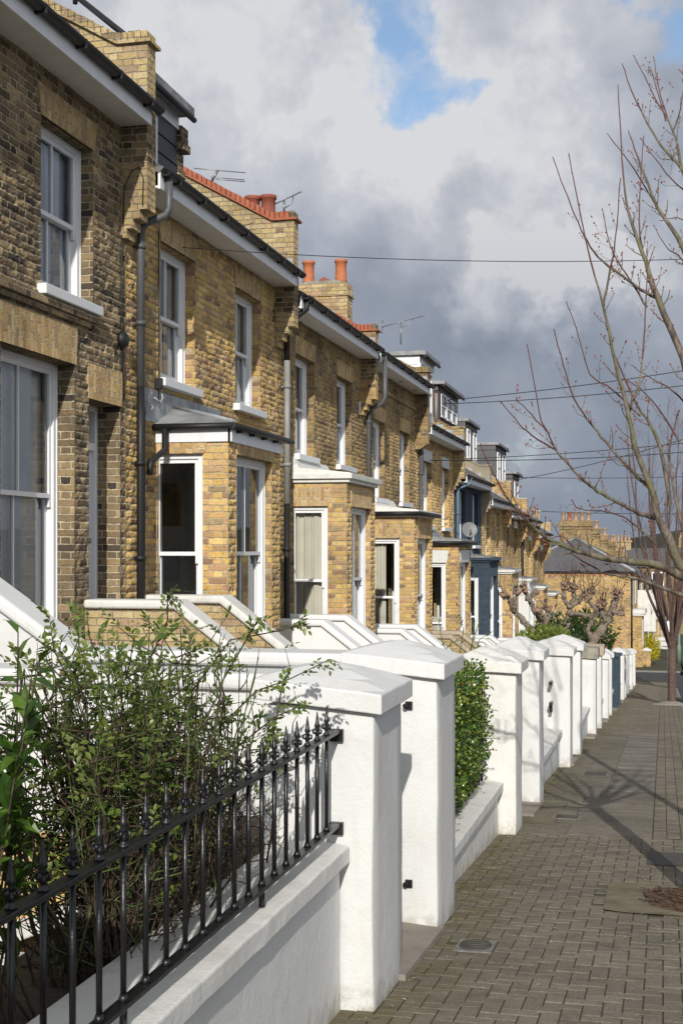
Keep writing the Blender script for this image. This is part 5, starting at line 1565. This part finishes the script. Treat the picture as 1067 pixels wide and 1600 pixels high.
    for (ch, z0, z1, r0, r1) in limbs:
        n = len(ch); 
        raw = [P(c[0], c[1], z0 + (z1 - z0) * i / (n - 1)) for i, c in enumerate(ch)]
        # resample smoothly (Catmull-Rom) so that limbs bend and do not kink
        pts = []
        for i in range(n - 1):
            p0, p1, p2, p3 = raw[max(i - 1, 0)], raw[i], raw[i + 1], raw[min(i + 2, n - 1)]
            for q in range(4):
                s = q / 4
                pts.append(.5 * ((2 * p1) + (p2 - p0) * s + (2 * p0 - 5 * p1 + 4 * p2 - p3) * s * s + (3 * p1 - p0 - 3 * p2 + p3) * s ** 3) + rv(r) * .004)
        pts.append(raw[-1]); m = len(pts)
        rd = [(r1 + (r0 * .92 - r1) * (1 - i / (m - 1)) ** 1.25) * r.uniform(.93, 1.08) for i in range(m)]
        cut = next((i for i in range(m) if rd[i] < .0065), m - 1)
        lo_ = None
        if cut > 0: q_ = MB(); q_.tube(pts[:cut + 1], rd[:cut + 1], 8 if r0 > .015 else 6, False); lo_ = q_.build('limb', M['barkgrey'], t)
        if cut < m - 1: q_ = MB(); q_.tube(pts[cut:], rd[cut:], 5, False); q_.build('young_shoot', M['twig'], lo_ or t)
        lo = int(m * .25) if r0 > .015 else 1; hi = int(m * .82)
        twigs(tw, bb, pts[lo:hi], rd[lo:hi], r, 14, .19)
        for i in range(hi, m - 1):
            for _ in range(2): bud(bb, pts[i].lerp(pts[i + 1], r.random()) + rv(r) * .004, .004)
    tag(tw.build('twig', M['barkgrey'], t), kind='stuff'); tag(bb.build('bud', M['bud'], t), kind='stuff')
    # part of the crown beyond the frame, whose shadow crosses the pavement
    ex = MB()
    for i in range(9):
        a = r.uniform(0, 6.28); e = fork + Vector((abs(math.cos(a)) * r.uniform(.4, 1.4) + .2, math.sin(a) * 1.2 - .2, r.uniform(.9, 2.6)))
        m1 = fork.lerp(e, .45) + rv(r) * .12
        q_ = MB(); q_.tube([fork, m1, e], [.034, .022, .005], 6, False); q_.build('limb', M['barkgrey'], t)
        twigs(ex, bb, [m1, e], [.02, .006], r, 4, .5)
    tag(ex.build('twig', M['barkgrey'], t), kind='stuff')
bare_tree()

def upright_tree(base, h, label, seed, mat, nl=9, spread=.24, fork=.2, tr=.12, dens=3, name='bare_street_tree', lean=Vector((0, 0, 0)), twl=.9):
    r = random.Random(seed); b = Vector(base)
    t = thing(name, base, label, 'tree')
    f = b + Vector((0, 0, h * fork)) + lean * .2
    mb = MB(); mb.tube([b + Vector((0, 0, -.05)), b + Vector((0, 0, .12)), b.lerp(f, .5) + rv(r) * .02, f], [tr * 1.5, tr * 1.05, tr * .92, tr * .95], 12); mb.build('trunk', mat, t)
    lm = MB(); tw = MB(); bb = MB()
    for i in range(nl):
        a = 2 * math.pi * (i + r.random() * .6) / nl
        top = b + Vector((math.cos(a) * spread * h * r.uniform(.4, 1), math.sin(a) * spread * h * r.uniform(.4, 1), h * r.uniform(.72, 1.02))) + lean
        pts = [f + Vector((math.cos(a), math.sin(a), 0)) * tr * .4]
        for s in range(1, 8):
            u = s / 7
            p = pts[0].lerp(top, u); out = Vector((math.cos(a), math.sin(a), 0)) * math.sin(u * math.pi) * spread * h * .22
            pts.append(p + out + rv(r) * .05 * (1 if s < 7 else 0))
        r0 = tr * r.uniform(.38, .58)
        rd = [r0 * (1 - .93 * (q / 7)) for q in range(8)]
        q_ = MB(); q_.tube(pts, rd, 7, False); q_.build('limb', mat, t)
        twigs(tw, bb, pts[1:], [max(x, .012) * .8 for x in rd[1:]], r, dens, twl, 1, .9)
    tag(tw.build('twig', M['twig'], t), kind='stuff'); tag(bb.build('bud', M['bud'], t), kind='stuff')
    return t
by = 42.1
upright_tree((.26, by, G(by)), 10.0, 'dark reddish ringed trunk tree with upright limbs on the pavement', 41, M['bark'], 13, .15, .17, .115, 4.5)
g = MB(); g.lathe([(.62, -.02), (.56, .02), (.3, .07), (.12, .12)], (.26, by, G(by)), 18); tag(g.build('ground', M['stone']), kind='structure')
upright_tree((.45, 62.0, G(62)), 11.5, 'farther bare tree behind the ringed trunk, mostly branches', 43, M['bark'], 12, .15, .20, .13, 3.2)
upright_tree((-8.6, 150.0, G(150)), 13.5, 'far leafless poplar above the end of the terrace', 47, M['pollard'], 12, .05, .15, .22, 2.0, 'bare_poplar', twl=1.2)

# pollarded tree in a front garden
def pollard(base, limbs, label, seed):
    r = random.Random(seed)
    t = thing('pollarded_tree', tuple(base), label, 'tree')
    mb = MB(); kn = MB(); sp = MB()
    for (ch, z0, z1, r0, r1, knobs) in limbs:
        n = len(ch); raw = [P(c[0], c[1], z0 + (z1 - z0) * i / (n - 1)) for i, c in enumerate(ch)]
        pts = []; rd = []
        for i in range(n - 1):
            for q in range(5):
                s = q / 5; pts.append(raw[i].lerp(raw[i + 1], s) + rv(r) * .02)
                f = (i + s) / (n - 1); rd.append((r0 + (r1 - r0) * f) * r.uniform(.62, .98))
        pts.append(raw[-1]); rd.append(r1 * 1.2)
        mb.tube(pts, rd, 9)
        for q in range(int(len(pts) * 1.6)):
            p = r.choice(pts); v = rv(r); kn_ = .026 * r.uniform(.5, 1.5)
            blob(mb, p + v * r1 * .9, kn_, r)
        if knobs:
            for _ in range(34): blob(kn, raw[-1] + rv(r) * r1 * 2.0 * r.random() ** .5 + Vector((0, 0, r1 * .3)), r.uniform(.018, .045), r)
            for _ in range(knobs):
                d = (rv(r) + Vector((0, 0, 1.4))).normalized(); L = r.uniform(.25, .75)
                sp.tube([raw[-1], raw[-1] + d * L * .5 + rv(r) * .04, raw[-1] + (d + Vector((0, 0, .4))).normalized() * L], [.006, .005, .002], 4, False)
    mb.build('trunk', M['pollard'], t); tag(kn.build('knob', M['knob'], t), kind='stuff'); tag(sp.build('shoot', M['stem'], t), kind='stuff')
def blob(mb, c, s, r):
    n, m = 6, 3; vs = [c + Vector((0, 0, -s))]
    for i in range(1, m + 1):
        a = -math.pi / 2 + math.pi * i / (m + 1)
        for k in range(n):
            q = 2 * math.pi * k / n; j = r.uniform(.75, 1.25)
            vs.append(c + Vector((math.cos(a) * math.cos(q), math.cos(a) * math.sin(q), math.sin(a))) * s * j)
    vs.append(c + Vector((0, 0, s)))
    fs = [(0, 1 + (k + 1) % n, 1 + k) for k in range(n)]
    for i in range(m - 1):
        for k in range(n): fs.append((1 + i * n + k, 1 + i * n + (k + 1) % n, 1 + (i + 1) * n + (k + 1) % n, 1 + (i + 1) * n + k))
    l = len(vs) - 1; o = 1 + (m - 1) * n
    fs += [(o + k, o + (k + 1) % n, l) for k in range(n)]
    mb.add(vs, fs, True)
def base_at(px, Z): 
    p = P(px, 1100, Z); return Vector((p.x, p.y, G(p.y)))
b1 = base_at(872, 29)
pollard(b1, [
    ([(872, 1085), (862, 1030), (845, 1000), (822, 975), (803, 955), (795, 935), (788, 930)], 29, 28, .11, .055, 3),
    ([(803, 950), (805, 935), (808, 925)], 28.2, 28.1, .05, .04, 3),
    ([(866, 1040), (855, 990), (838, 960), (826, 938), (820, 925), (817, 918)], 29, 28.6, .09, .055, 3),
    ([(826, 940), (832, 930), (837, 926)], 28.7, 28.7, .04, .03, 2),
    ([(850, 980), (852, 965), (842, 955)], 28.7, 28.5, .05, .04, 2), ([(852, 975), (857, 962), (855, 952)], 28.8, 28.8, .05, .04, 2)],
    'pollarded tree with two long knobbly arms reaching left over white caps', 61)
b2 = base_at(890, 30.5)
pollard(b2, [
    ([(893, 1090), (888, 1020), (884, 975), (890, 950), (897, 935), (895, 920)], 30.5, 30.2, .12, .06, 12),
    ([(890, 950), (880, 935), (879, 920), (882, 916)], 30.3, 30.2, .06, .05, 10),
    ([(893, 945), (905, 940), (912, 925), (924, 922)], 30.3, 30.0, .06, .05, 10),
    ([(888, 962), (905, 958), (925, 965), (932, 955), (915, 935)], 30.3, 29.6, .05, .05, 8)],
    'pollarded tree with a crown of clustered knobs before the brick end wall', 62)
b3 = base_at(912, 33)
pollard(b3, [
    ([(905, 1085), (912, 1025), (928, 1000), (945, 975), (955, 955), (960, 940), (962, 930)], 33, 32.4, .17, .08, 14),
    ([(925, 1000), (918, 985), (926, 965), (940, 950), (938, 945)], 32.8, 32.5, .08, .07, 10),
    ([(945, 972), (938, 950), (940, 945)], 32.6, 32.4, .08, .07, 8), ([(958, 955), (966, 960), (970, 958)], 32.5, 32.5, .06, .05, 6)],
    'thick leaning pollarded trunk above the stone capped pillars', 63)

# ------------------------------------------------------------------ block of houses across the side street
def far_block():
    ang = rad(-2.3)            # street bends a little to the right
    ox, oy = -1.9, 84.0
    ca, sa = math.cos(ang), math.sin(ang)
    def T(mb):
        mb.v = [(ox + (v[0]) * ca - (v[1]) * sa, oy + (v[0]) * sa + (v[1]) * ca, v[2]) for v in mb.v]; return mb
    labs = ['yellow brick end house with slate hip roof facing down the street', 'far brick house with tall white panel between its bays', 'far brick house with second tall white panel', 'far brick house, third beyond the hip roofed one', 'far brick house, fourth beyond the hip roofed one', 'far brick house closing the view down the street']
    for i in range(6):
        a, b = i * 7.0, (i + 1) * 7.0 - .01
        gz = G(oy + a); e = .24 - i * .42; zb = gz - .8
        cen = (ox + -3.7 * ca - (a + 3.5) * sa, oy - 3.7 * sa + (a + 3.5) * ca, zb)
        h = thing('brick_house', cen, labs[i], 'house', 'houses across the side street')
        w = MB(); w.box(-7.5, 0, a, b, zb, e); T(w).build('wall', M['brick'], h)
        # street face: bay and windows
        w = MB(); w.box(.002, .62, a + 1.2, a + 3.0, zb, e - 2.6); bb_ = T(w).build('bay', M['brick'] if i not in (1, 2) else M['white_old'], h)
        w = MB(); w.box(.002, .80, a + 1.05, a + 3.15, e - 2.6, e - 2.35); w.box(.005, .72, a + 1.1, a + 3.1, e - 2.72, e - 2.6); T(w).build('bay_cornice', M['white_old'], bb_)
        for (p, q) in ((1.4, 2.4), (4.2, 5.2)):
            w = MB(); w.box(.002, .03, a + p, a + q, e - 2.1, e - .5); T(w).build('window', M['white_wood'], h)
        w = MB(); w.box(.622, .65, a + 1.5, a + 2.7, e - 4.6, e - 3.0); T(w).build('window', M['white_wood'], bb_)
        if i in (1, 2):
            w = MB(); w.box(.01, .85, a - .12, a + .12, e - 3.6, e - .9); T(w).build('party_panel', M['white_old'], h)
        w = MB(); w.tube([(.06, a + .1, e - .1), (.06, a + .1, zb)], .06, 6); T(w).build('downpipe', M['blackpl'], h)
        # roof
        rz = e + 2.02; r = MB()
        if i == 0:
            v = [(-7.75, a - .2, e), (.25, a - .2, e), (.25, b, e), (-7.75, b, e), (-3.7, a + 3.9, rz), (-3.7, b, rz)]
            r.add(v, [(0, 1, 4), (1, 2, 5, 4), (3, 0, 4, 5), (2, 3, 5), (3, 2, 1, 0)])
        else:
            r.prism([(-7.75, e), (.25, e), (-3.7, rz)], 'y', a, b)
        rf = T(r).build('roof', M['slate'], h)
        r = MB()
        if i == 0:
            r.tube([(.25, a - .2, e + .03), (-3.7, a + 3.9, rz + .04)], .09, 6); r.tube([(-7.75, a - .2, e + .03), (-3.7, a + 3.9, rz + .04)], .09, 6)
            T(r).build('hip_ridge', M['leadlt'], rf)
            r = MB()
            for q in range(22): r.box(-7.3 + q * .34, -7.3 + q * .34 + .11, a - .06, a + .05, e - .28, e - .13)
            T(r).build('dentil', M['redtile'], h)
            r = MB(); r.box(-7.6, .1, a - .10, a, e - .12, e - .02); T(r).build('eaves_course', M['blackpl'], h)
            r = MB(); r.lathe([(.0, 0), (.19, 0), (.19, .05), (0, .06)], (0, 0, 0), 16); r.v = [(-5.0 + v[0], a - v[2], -2.75 + v[1]) for v in r.v]; T(r).build('round_vent', M['blackpl'], h)
            # small lean-to against the end wall
            r = MB(); r.prism([(-7.2, -1.5), (-6.2, -1.5), (-6.2, -1.85), (-7.2, -1.85)], 'y', a - 2.0, a); r.box(-6.9, -6.2, a - 1.9, a - .004, zb, -1.86); T(r).build('porch', M['brick_mid'], h)
        # chimney stack across the ridge
        c = MB(); y_ = a + 4.2 if i == 0 else a + 3.0; top = rz + 1.15
        x0, x1 = -4.75, -2.75
        c.box(x0, x1, y_, y_ + .7, e, top - .35); c.box(x0 - .06, x1 + .06, y_ - .06, y_ + .76, top - .52, top - .44); c.box(x0 - .1, x1 + .1, y_ - .1, y_ + .8, top - .35, top - .2); c.box(x0 - .04, x1 + .04, y_ - .04, y_ + .74, top - .2, top)
        ch = T(c).build('chimney', M['brick_mid'], h)
        for q in range(5):
            p_ = MB(); p_.lathe([(.17, 0), (.14, .1), (.12, .5), (.16, .52), (.16, .6), (.1, .6)], (x0 + .2 + q * .4, y_ + .35, top - .01), 10)
            T(p_).build('pot', M['terracotta'] if (q == 1 and i == 0) else M['buffpot'], ch)
far_block()
def end_house(x0, y, label, e, wd=7.0, seed=0):
    gz = G(y); t = thing('brick_house', (x0 + wd / 2, y + 4, gz - .5), label, 'house', 'houses closing the far end of the street')
    w = MB(); w.box(x0, x0 + wd - .02, y, y + 8, gz - 1, e); w.build('wall', M['brick_mid'], t)
    r = MB(); r.prism([(y - .3, e), (y + 8.3, e), (y + 4, e + 1.9)], 'x', x0, x0 + wd - .02); r.build('roof', M['slate'] if seed != 3 else M['tileroof'], t)
    for zz in (e - 2.1, e - 5.0):
        for q in (1.0, 4.4):
            w = MB(); w.box(x0 + q, x0 + q + 1.2, y - .03, y - .003, zz, zz + 1.6); f = w.build('window', M['white_wood'], t)
            w = MB(); w.box(x0 + q + .1, x0 + q + 1.1, y - .036, y - .031, zz + .1, zz + 1.5); w.build('pane', MPANE, f)
    c = MB(); c.box(x0 + .1, x0 + 2.3, y + 3.6, y + 4.4, e, e + 2.5); c.box(x0, x0 + 2.4, y + 3.5, y + 4.5, e + 2.5, e + 2.7); ch = c.build('chimney', M['brick_pale'], t)
    for q in range(6):
        p_ = MB(); p_.lathe([(.16, 0), (.12, .1), (.11, .5), (.15, .55), (.1, .55)], (x0 + .3 + q * .36, y + 4, e + 2.69), 9); p_.build('pot', M['buffpot'], ch)
end_house(-5.5, 139, 'far cross wise house with red tiled roof and a row of buff pots', -.2, seed=2)
end_house(1.5, 141, 'far cross wise house behind the bare tree, slate roofed', .1, seed=1)
end_house(8.5, 140, 'far cross wise house at the right, mostly hidden by branches', -.1, seed=3)
# plain garden pillar and white fence across the side street
p = P(1009, 1038, 84.0); t = thing('brick_pillar', (p.x, p.y, G(p.y)), 'small brick pillar with white cap by the golden bush', 'pillar')
mb = MB(); mb.box(p.x - .26, p.x + .26, p.y, p.y + .5, G(p.y) - .1, G(p.y) + .95); mb.build('shaft', M['brick'], t)
mb = MB(); mb.box(p.x - .32, p.x + .32, p.y - .06, p.y + .56, G(p.y) + .95, G(p.y) + 1.03); mb.add([(p.x - .3, p.y - .04, G(p.y) + 1.03), (p.x + .3, p.y - .04, G(p.y) + 1.03), (p.x + .3, p.y + .54, G(p.y) + 1.03), (p.x - .3, p.y + .54, G(p.y) + 1.03), (p.x, p.y + .25, G(p.y) + 1.16)], [(0, 1, 4), (1, 2, 4), (2, 3, 4), (3, 0, 4)]); mb.build('cap', M['white'], t)
p2 = P(1000, 1030, 84.5); t = thing('garden_wall', (p2.x, p2.y, G(p2.y)), 'short white wall beside the small brick pillar', 'wall')
mb = MB(); mb.box(p2.x - .5, p2.x + .05, p2.y, p2.y + .25, G(p2.y) - .1, G(p2.y) + .8); mb.build('wall_face', M['white'], t); mb = MB(); mb.box(p2.x - .55, p2.x + .06, p2.y - .05, p2.y + .3, G(p2.y) + .8, G(p2.y) + .88); mb.build('coping', M['white_old'], t)
t = thing('picket_fence', tuple(P(1035, 1000, 103)), 'white fence of pointed boards far beyond the golden bush', 'fence')
mb = MB(); mb2 = MB()
for i in range(14):
    q = P(1022 + i * 1.7, 1000, 103); z = G(q.y)
    mb.prism([(q.x - .035, z + .1), (q.x + .035, z + .1), (q.x + .035, z + .95), (q.x, z + 1.05), (q.x - .035, z + .95)], 'y', q.y, q.y + .03)
a, b = P(1021, 1000, 103), P(1046, 1000, 103)
mb.build('picket', M['white'], t); mb2.box(a.x, b.x, a.y + .035, a.y + .08, G(a.y) + .35, G(a.y) + .45); mb2.box(a.x, b.x, a.y + .035, a.y + .08, G(a.y) + .75, G(a.y) + .85); mb2.build('rail', M['white'], t)

# sign pole, green post, lamp post, car
p = P(1043.5, 1075, 60); t = thing('sign_pole', (p.x, p.y, G(p.y)), 'thin grey pole beside the ringed tree trunk', 'pole')
mb = MB(); mb.tube([(p.x, p.y, G(p.y) - .1), (p.x, p.y, G(p.y) + 3.0)], .04, 8); mb.build('pole', M['palepipe'], t)
mb = MB(); mb.box(p.x - .16, p.x + .16, p.y - .05, p.y - .042, G(p.y) + 2.5, G(p.y) + 2.95); mb.build('plate', M['white_wood'], t)
p = P(1060, 1033, 88); t = thing('green_post', (p.x, p.y, G(p.y)), 'stout green painted lamp column at the far corner', 'post')
mb = MB(); mb.lathe([(.15, -.1), (.15, 1.0), (.12, 1.1), (.10, 1.25), (.09, 4.0), (.07, 6.0)], (p.x, p.y, G(p.y)), 12); mb.build('column', M['green_paint'], t)
mb = MB(); mb.tube([(p.x, p.y, G(p.y) + 5.95), (p.x + .3, p.y, G(p.y) + 6.2), (p.x + .9, p.y, G(p.y) + 6.25)], .05, 8); mb.lathe([(.0, -.05), (.16, -.02), (.12, .1), (.03, .14)], (p.x + .95, p.y, G(p.y) + 6.2), 10); mb.build('lantern', M['greypipe'], t)
lp = (.62, 11.7)
t = thing('street_lamp', (lp[0], lp[1], G(lp[1])), 'slim dark kerbside post that only shows as a shadow on the slabs', 'lamp post')
mb = MB(); mb.lathe([(.075, -.1), (.075, .9), (.05, 1.0), (.045, 4.2), (.06, 4.25)], (lp[0], lp[1], G(lp[1])), 10); mb.build('column', M['black'], t)
mb = MB(); mb.lathe([(.05, 4.25), (.12, 4.4), (.13, 4.55), (.03, 4.62)], (lp[0], lp[1], G(lp[1])), 10); mb.build('lantern', M['greypipe'], t)

def car(x0, y0, label):
    t = thing('parked_car', (x0 + .85, y0 + 2, G(y0 + 2) - .12), label, 'car')
    sl = -GR
    def Zc(y, z): return G(y0) - .12 + sl * (y - y0) + z
    W_ = 1.7
    prof = [(0, .35), (.05, .75), (.12, .95), (.9, 1.0), (1.45, 1.42), (2.7, 1.46), (3.35, 1.0), (4.0, .9), (4.1, .6), (4.08, .35)]
    mb = MB(); n = len(prof)
    xs = [(0.06, .0), (0, .06), (0, 1 - .0)]
    def ring(x, inset): return [(x0 + x, y0 + p[0] + (inset if p[0] < 2 else -inset), Zc(y0 + p[0], p[1] - (inset * .4 if p[1] > 1 else 0))) for p in prof]
    rs = [ring(.08, .05), ring(0, .0), ring(W_, .0), ring(W_ - .08, .05)]
    rs = [ring(.0, .03)] + [ring(.06, 0)] + [ring(W_ - .06, 0)] + [ring(W_, .03)]
    vs = [p for r in rs for p in r]
    fs = [(i * n + q, i * n + (q + 1) % n, (i + 1) * n + (q + 1) % n, (i + 1) * n + q) for i in range(3) for q in range(n)] + [tuple(range(n))[::-1], tuple(3 * n + q for q in range(n))]
    mb.add(vs, fs, False); body = mb.build('body', M['carpaint'], t, bevel=.05, seg=3)
    mb = MB(); mb.quad((x0 + .15, y0 + .93, Zc(y0 + .93, 1.035)), (x0 + W_ - .15, y0 + .93, Zc(y0 + .93, 1.035)), (x0 + W_ - .25, y0 + 1.42, Zc(y0 + 1.42, 1.415)), (x0 + .25, y0 + 1.42, Zc(y0 + 1.42, 1.415))); mb.build('rear_window', MPANE, t)
    mb = MB(); mb.quad((x0 - .004, y0 + 1.2, Zc(y0 + 1.2, 1.03)), (x0 - .004, y0 + 3.0, Zc(y0 + 3.0, 1.03)), (x0 - .004, y0 + 2.6, Zc(y0 + 2.6, 1.36)), (x0 - .004, y0 + 1.55, Zc(y0 + 1.55, 1.36))); mb.build('side_window', MPANE, t)
    for sx in (x0 + .09, x0 + W_ - .09):
        for yy in (.75, 3.3):
            mb = MB(); mb.tube([(sx - .09, y0 + yy, Zc(y0 + yy, .31)), (sx + .09, y0 + yy, Zc(y0 + yy, .31))], .31, 18); w = mb.build('wheel', M['rubber'], t)
            mb = MB(); mb.tube([(sx - .095, y0 + yy, Zc(y0 + yy, .31)), (sx + .095, y0 + yy, Zc(y0 + yy, .31))], .19, 14); mb.build('rim', M['alum'], w)
    for sx in (x0 + .08, x0 + W_ - .30):
        mb = MB(); mb.box(sx, sx + .22, y0 + .0, y0 + .10, Zc(y0, .70), Zc(y0, .84)); mb.build('tail_lamp', M['plate'], t)
    mb = MB(); mb.box(x0 - .14, x0 - .005, y0 + 2.75, y0 + 2.85, Zc(y0 + 2.8, .95), Zc(y0 + 2.8, 1.08)); mb.build('wing_mirror', M['carpaint'], t)
car(.70, 43.5, 'dark parked car cut off by the right edge')

# ------------------------------------------------------------------ overhead wires
def span(a, b, sag, label, r=.008):
    a, b = Vector(a), Vector(b); pts = []
    for i in range(25):
        u = i / 24; p = a.lerp(b, u); p.z -= sag * 4 * u * (1 - u); pts.append(p)
    t = MB(); t.tube(pts, r, 5); o = t.build('overhead_wire', M['cable']); tag(o, label, 'wire', 'overhead wires across the street', 'thing')
span((WX + .02, 15.62, 5.27), P(1180, 400, 19), .12, 'highest wire, running from the window arch across the clouds', .0055)
span(P(700, 625, 40), P(1180, 560, 36), .1, 'wire from the brown dormer, upper of the close pair', .012)
span(P(690, 631, 40), P(1180, 588, 36), .12, 'wire from the brown dormer, lower of the close pair', .012)
span(P(700, 718, 44), P(1180, 680, 40), .1, 'wire passing level with the grey dormers, upper one', .012)
span(P(664, 719, 34), P(1180, 695, 40), .15, 'wire starting at the pipe head under the white lintels', .011)
span(P(808, 746, 60), P(1180, 740, 60), .1, 'wire from the smallest grey dormer', .014)
span(P(806, 750, 60), P(1180, 650, 50), .2, 'steeply rising wire from the smallest grey dormer', .014)
span(P(846, 799, 66), P(1180, 800, 66), .1, 'lowest wire, just above the far chimney pots', .016)

# ------------------------------------------------------------------ distant hill
hb = MB(); vs = []; fs = []; n = 60
for i in range(n + 1):
    x = -260 + 620 * i / n
    hgt = 1 + 11 * (1 / (1 + math.exp(-(x + 25) / 18))) + 2.2 * mnoise.noise(Vector((x * .03, 0, 0))) + 1.2 * mnoise.noise(Vector((x * .16, 5, 0)))
    vs += [(x, 560, -14), (x, 575, hgt * .75), (x, 640, hgt * .95), (x, 900, -10)]
for i in range(n):
    for q in range(3): fs.append((i * 4 + q, (i + 1) * 4 + q, (i + 1) * 4 + q + 1, i * 4 + q + 1))
hb.add(vs, fs, True); tag(hb.build('hills', M['hill']), kind='structure')

# ------------------------------------------------------------------ light
SUN_EL, SUN_AZ = 26.5, 10.5       # degrees up; degrees to the right of straight behind the street's direction
sd = bpy.data.lights.new('sun', 'SUN'); sd.energy = 3.75; sd.angle = rad(.5); sd.color = (1, .96, .885)
so = bpy.data.objects.new('sun', sd); COL.objects.link(so)
e, a = rad(SUN_EL), rad(SUN_AZ)
to_sun = Vector((math.sin(a) * math.cos(e), -math.cos(a) * math.cos(e), math.sin(e)))
so.rotation_euler = to_sun.to_track_quat('Z', 'Y').to_euler()
so.location = (3, -10, 12)

w = bpy.data.worlds.new('World'); sc.world = w; w.use_nodes = True
t = NT(w.node_tree); bg = w.node_tree.nodes['Background']
sky = t.n('ShaderNodeTexSky', sky_type='NISHITA'); sky.sun_disc = False; sky.sun_elevation = e
sky.sun_rotation = math.atan2(to_sun.x, to_sun.y)
sky.air_density = 1; sky.dust_density = .6; sky.ozone_density = 1.2
tc = t.n('ShaderNodeTexCoord').outputs['Generated']
sp = t.n('ShaderNodeSeparateXYZ'); t.set(sp.inputs[0], tc)
zc = t.m('MAXIMUM', sp.outputs[2], .0)
# cloud deck: direction projected on a high layer, so that clouds shrink to the horizon
den = t.m('ADD', zc, .22)
cx = t.n('ShaderNodeCombineXYZ'); t.set(cx.inputs[0], t.m('DIVIDE', sp.outputs[0], den)); t.set(cx.inputs[1], t.m('DIVIDE', sp.outputs[1], den)); t.set(cx.inputs[2], 3.7)
n1 = t.noise(cx.outputs[0], 1.2, 6, .5, .2)
n2 = t.noise(tc, 7.0, 8, .56, .15)
wv = t.noise(tc, 9.0, 5, .6, out=1)
w1 = t.n('ShaderNodeVectorMath', operation='SUBTRACT'); t.set(w1.inputs[0], wv); w1.inputs[1].default_value = (.5, .5, .5)
w2 = t.n('ShaderNodeVectorMath', operation='SCALE'); t.set(w2.inputs[0], w1.outputs[0]); w2.inputs['Scale'].default_value = .22
w3 = t.n('ShaderNodeVectorMath', operation='ADD'); t.set(w3.inputs[0], tc); t.set(w3.inputs[1], w2.outputs[0])
w4 = t.n('ShaderNodeVectorMath', operation='NORMALIZE'); t.set(w4.inputs[0], w3.outputs[0])
tw_ = w4.outputs[0]
def holeblob(px, py, size):
    d = (P(px, py, 10) - Vector((0, 0, CZ))).normalized()
    vm = t.n('ShaderNodeVectorMath', operation='DOT_PRODUCT'); t.set(vm.inputs[0], tw_); vm.inputs[1].default_value = d
    return t.mr(vm.outputs['Value'], math.cos(size), math.cos(size * .15), 0, 1, 'SMOOTHSTEP')
hole = None
for (px, py, s_, k_) in ((636, 85, .042, .92), (622, 0, .040, 1.0), (1075, 15, .055, 1.), (340, 0, .025, .5)):
    hb_ = t.m('MULTIPLY', holeblob(px, py, s_), k_)
    hole = hb_ if hole is None else t.m('MAXIMUM', hole, hb_)
n3 = t.noise(tc, 26.0, 7, .6, .2)
hole = t.m('ADD', hole, t.m('ADD', t.m('MULTIPLY', t.m('SUBTRACT', n2, .5), 1.7), t.m('MULTIPLY', t.m('SUBTRACT', n3, .5), 1.5)))
cover_ = t.mr(hole, .28, 1.15, 1, .0, 'SMOOTHSTEP')
shade = t.m('ADD', t.m('MULTIPLY', t.m('SUBTRACT', n2, .5), .85), t.m('ADD', t.m('MULTIPLY', t.m('SUBTRACT', n1, .5), .35), t.m('MULTIPLY', t.m('SUBTRACT', n3, .5), .40)))
shade = t.m('ADD', shade, .5)
for (px, py, s_, k_) in ((870, 425, .07, .36), (965, 405, .06, .30), (800, 640, .05, .10), (440, 130, .18, .24), (700, 230, .14, .14), (800, 640, .06, .10), (720, 150, .14, .14), (950, 200, .12, .12), (330, 60, .12, .06)):
    shade = t.m('ADD', shade, t.m('MULTIPLY', holeblob(px, py, s_), k_))
for (px, py, s_, k_) in ((720, 360, .06, .08), (640, 540, .13, .08), (760, 560, .07, .08), (850, 740, .14, .12), (1000, 330, .05, .06)):
    shade = t.m('SUBTRACT', shade, t.m('MULTIPLY', holeblob(px, py, s_), k_))
ccol = t.ramp(t.mr(shade, .25, .85), [(0, (.30, .34, .42)), (.3, (.40, .44, .52)), (.55, (.51, .545, .62)), (.8, (.63, .655, .71)), (1, (.80, .81, .84))])
# thicker and darker towards the horizon
ccol = t.mix(t.mr(zc, .02, .26, .72, 0), ccol, (.235, .285, .37))
# clouds lit by the sun in the half of the sky round it
dv = t.n('ShaderNodeVectorMath', operation='DOT_PRODUCT'); t.set(dv.inputs[0], tc); dv.inputs[1].default_value = to_sun
glow = t.mr(dv.outputs['Value'], -.25, .9, .86, 2.15)
cc2 = t.n('ShaderNodeVectorMath', operation='SCALE'); t.set(cc2.inputs[0], ccol); t.set(cc2.inputs['Scale'], t.m('MULTIPLY', glow, t.mr(sp.outputs[2], .38, .85, 1, .46)))
warm = t.mix(t.mr(dv.outputs['Value'], -.3, .5), (1, 1, 1), (1.0, .955, .88))
cc3 = t.mix(1.0, cc2.outputs[0], warm, 'MULTIPLY')
skys = t.n('ShaderNodeVectorMath', operation='SCALE'); t.set(skys.inputs[0], sky.outputs[0]); skys.inputs['Scale'].default_value = .14
mixc = t.mix(cover_, skys.outputs[0], cc3)
t.set(bg.inputs['Color'], mixc); bg.inputs['Strength'].default_value = 1.0

# ------------------------------------------------------------------ render settings
sc.view_settings.view_transform = 'Standard'; sc.view_settings.look = 'None'
sc.view_settings.exposure = 0; sc.view_settings.gamma = 1
sc.render.engine = 'CYCLES'
sc.cycles.use_denoising = True
sc.cycles.max_bounces = 6; sc.cycles.transparent_max_bounces = 12
sc.cycles.diffuse_bounces = 3; sc.cycles.glossy_bounces = 3
sc.cycles.caustics_reflective = False; sc.cycles.caustics_refractive = False
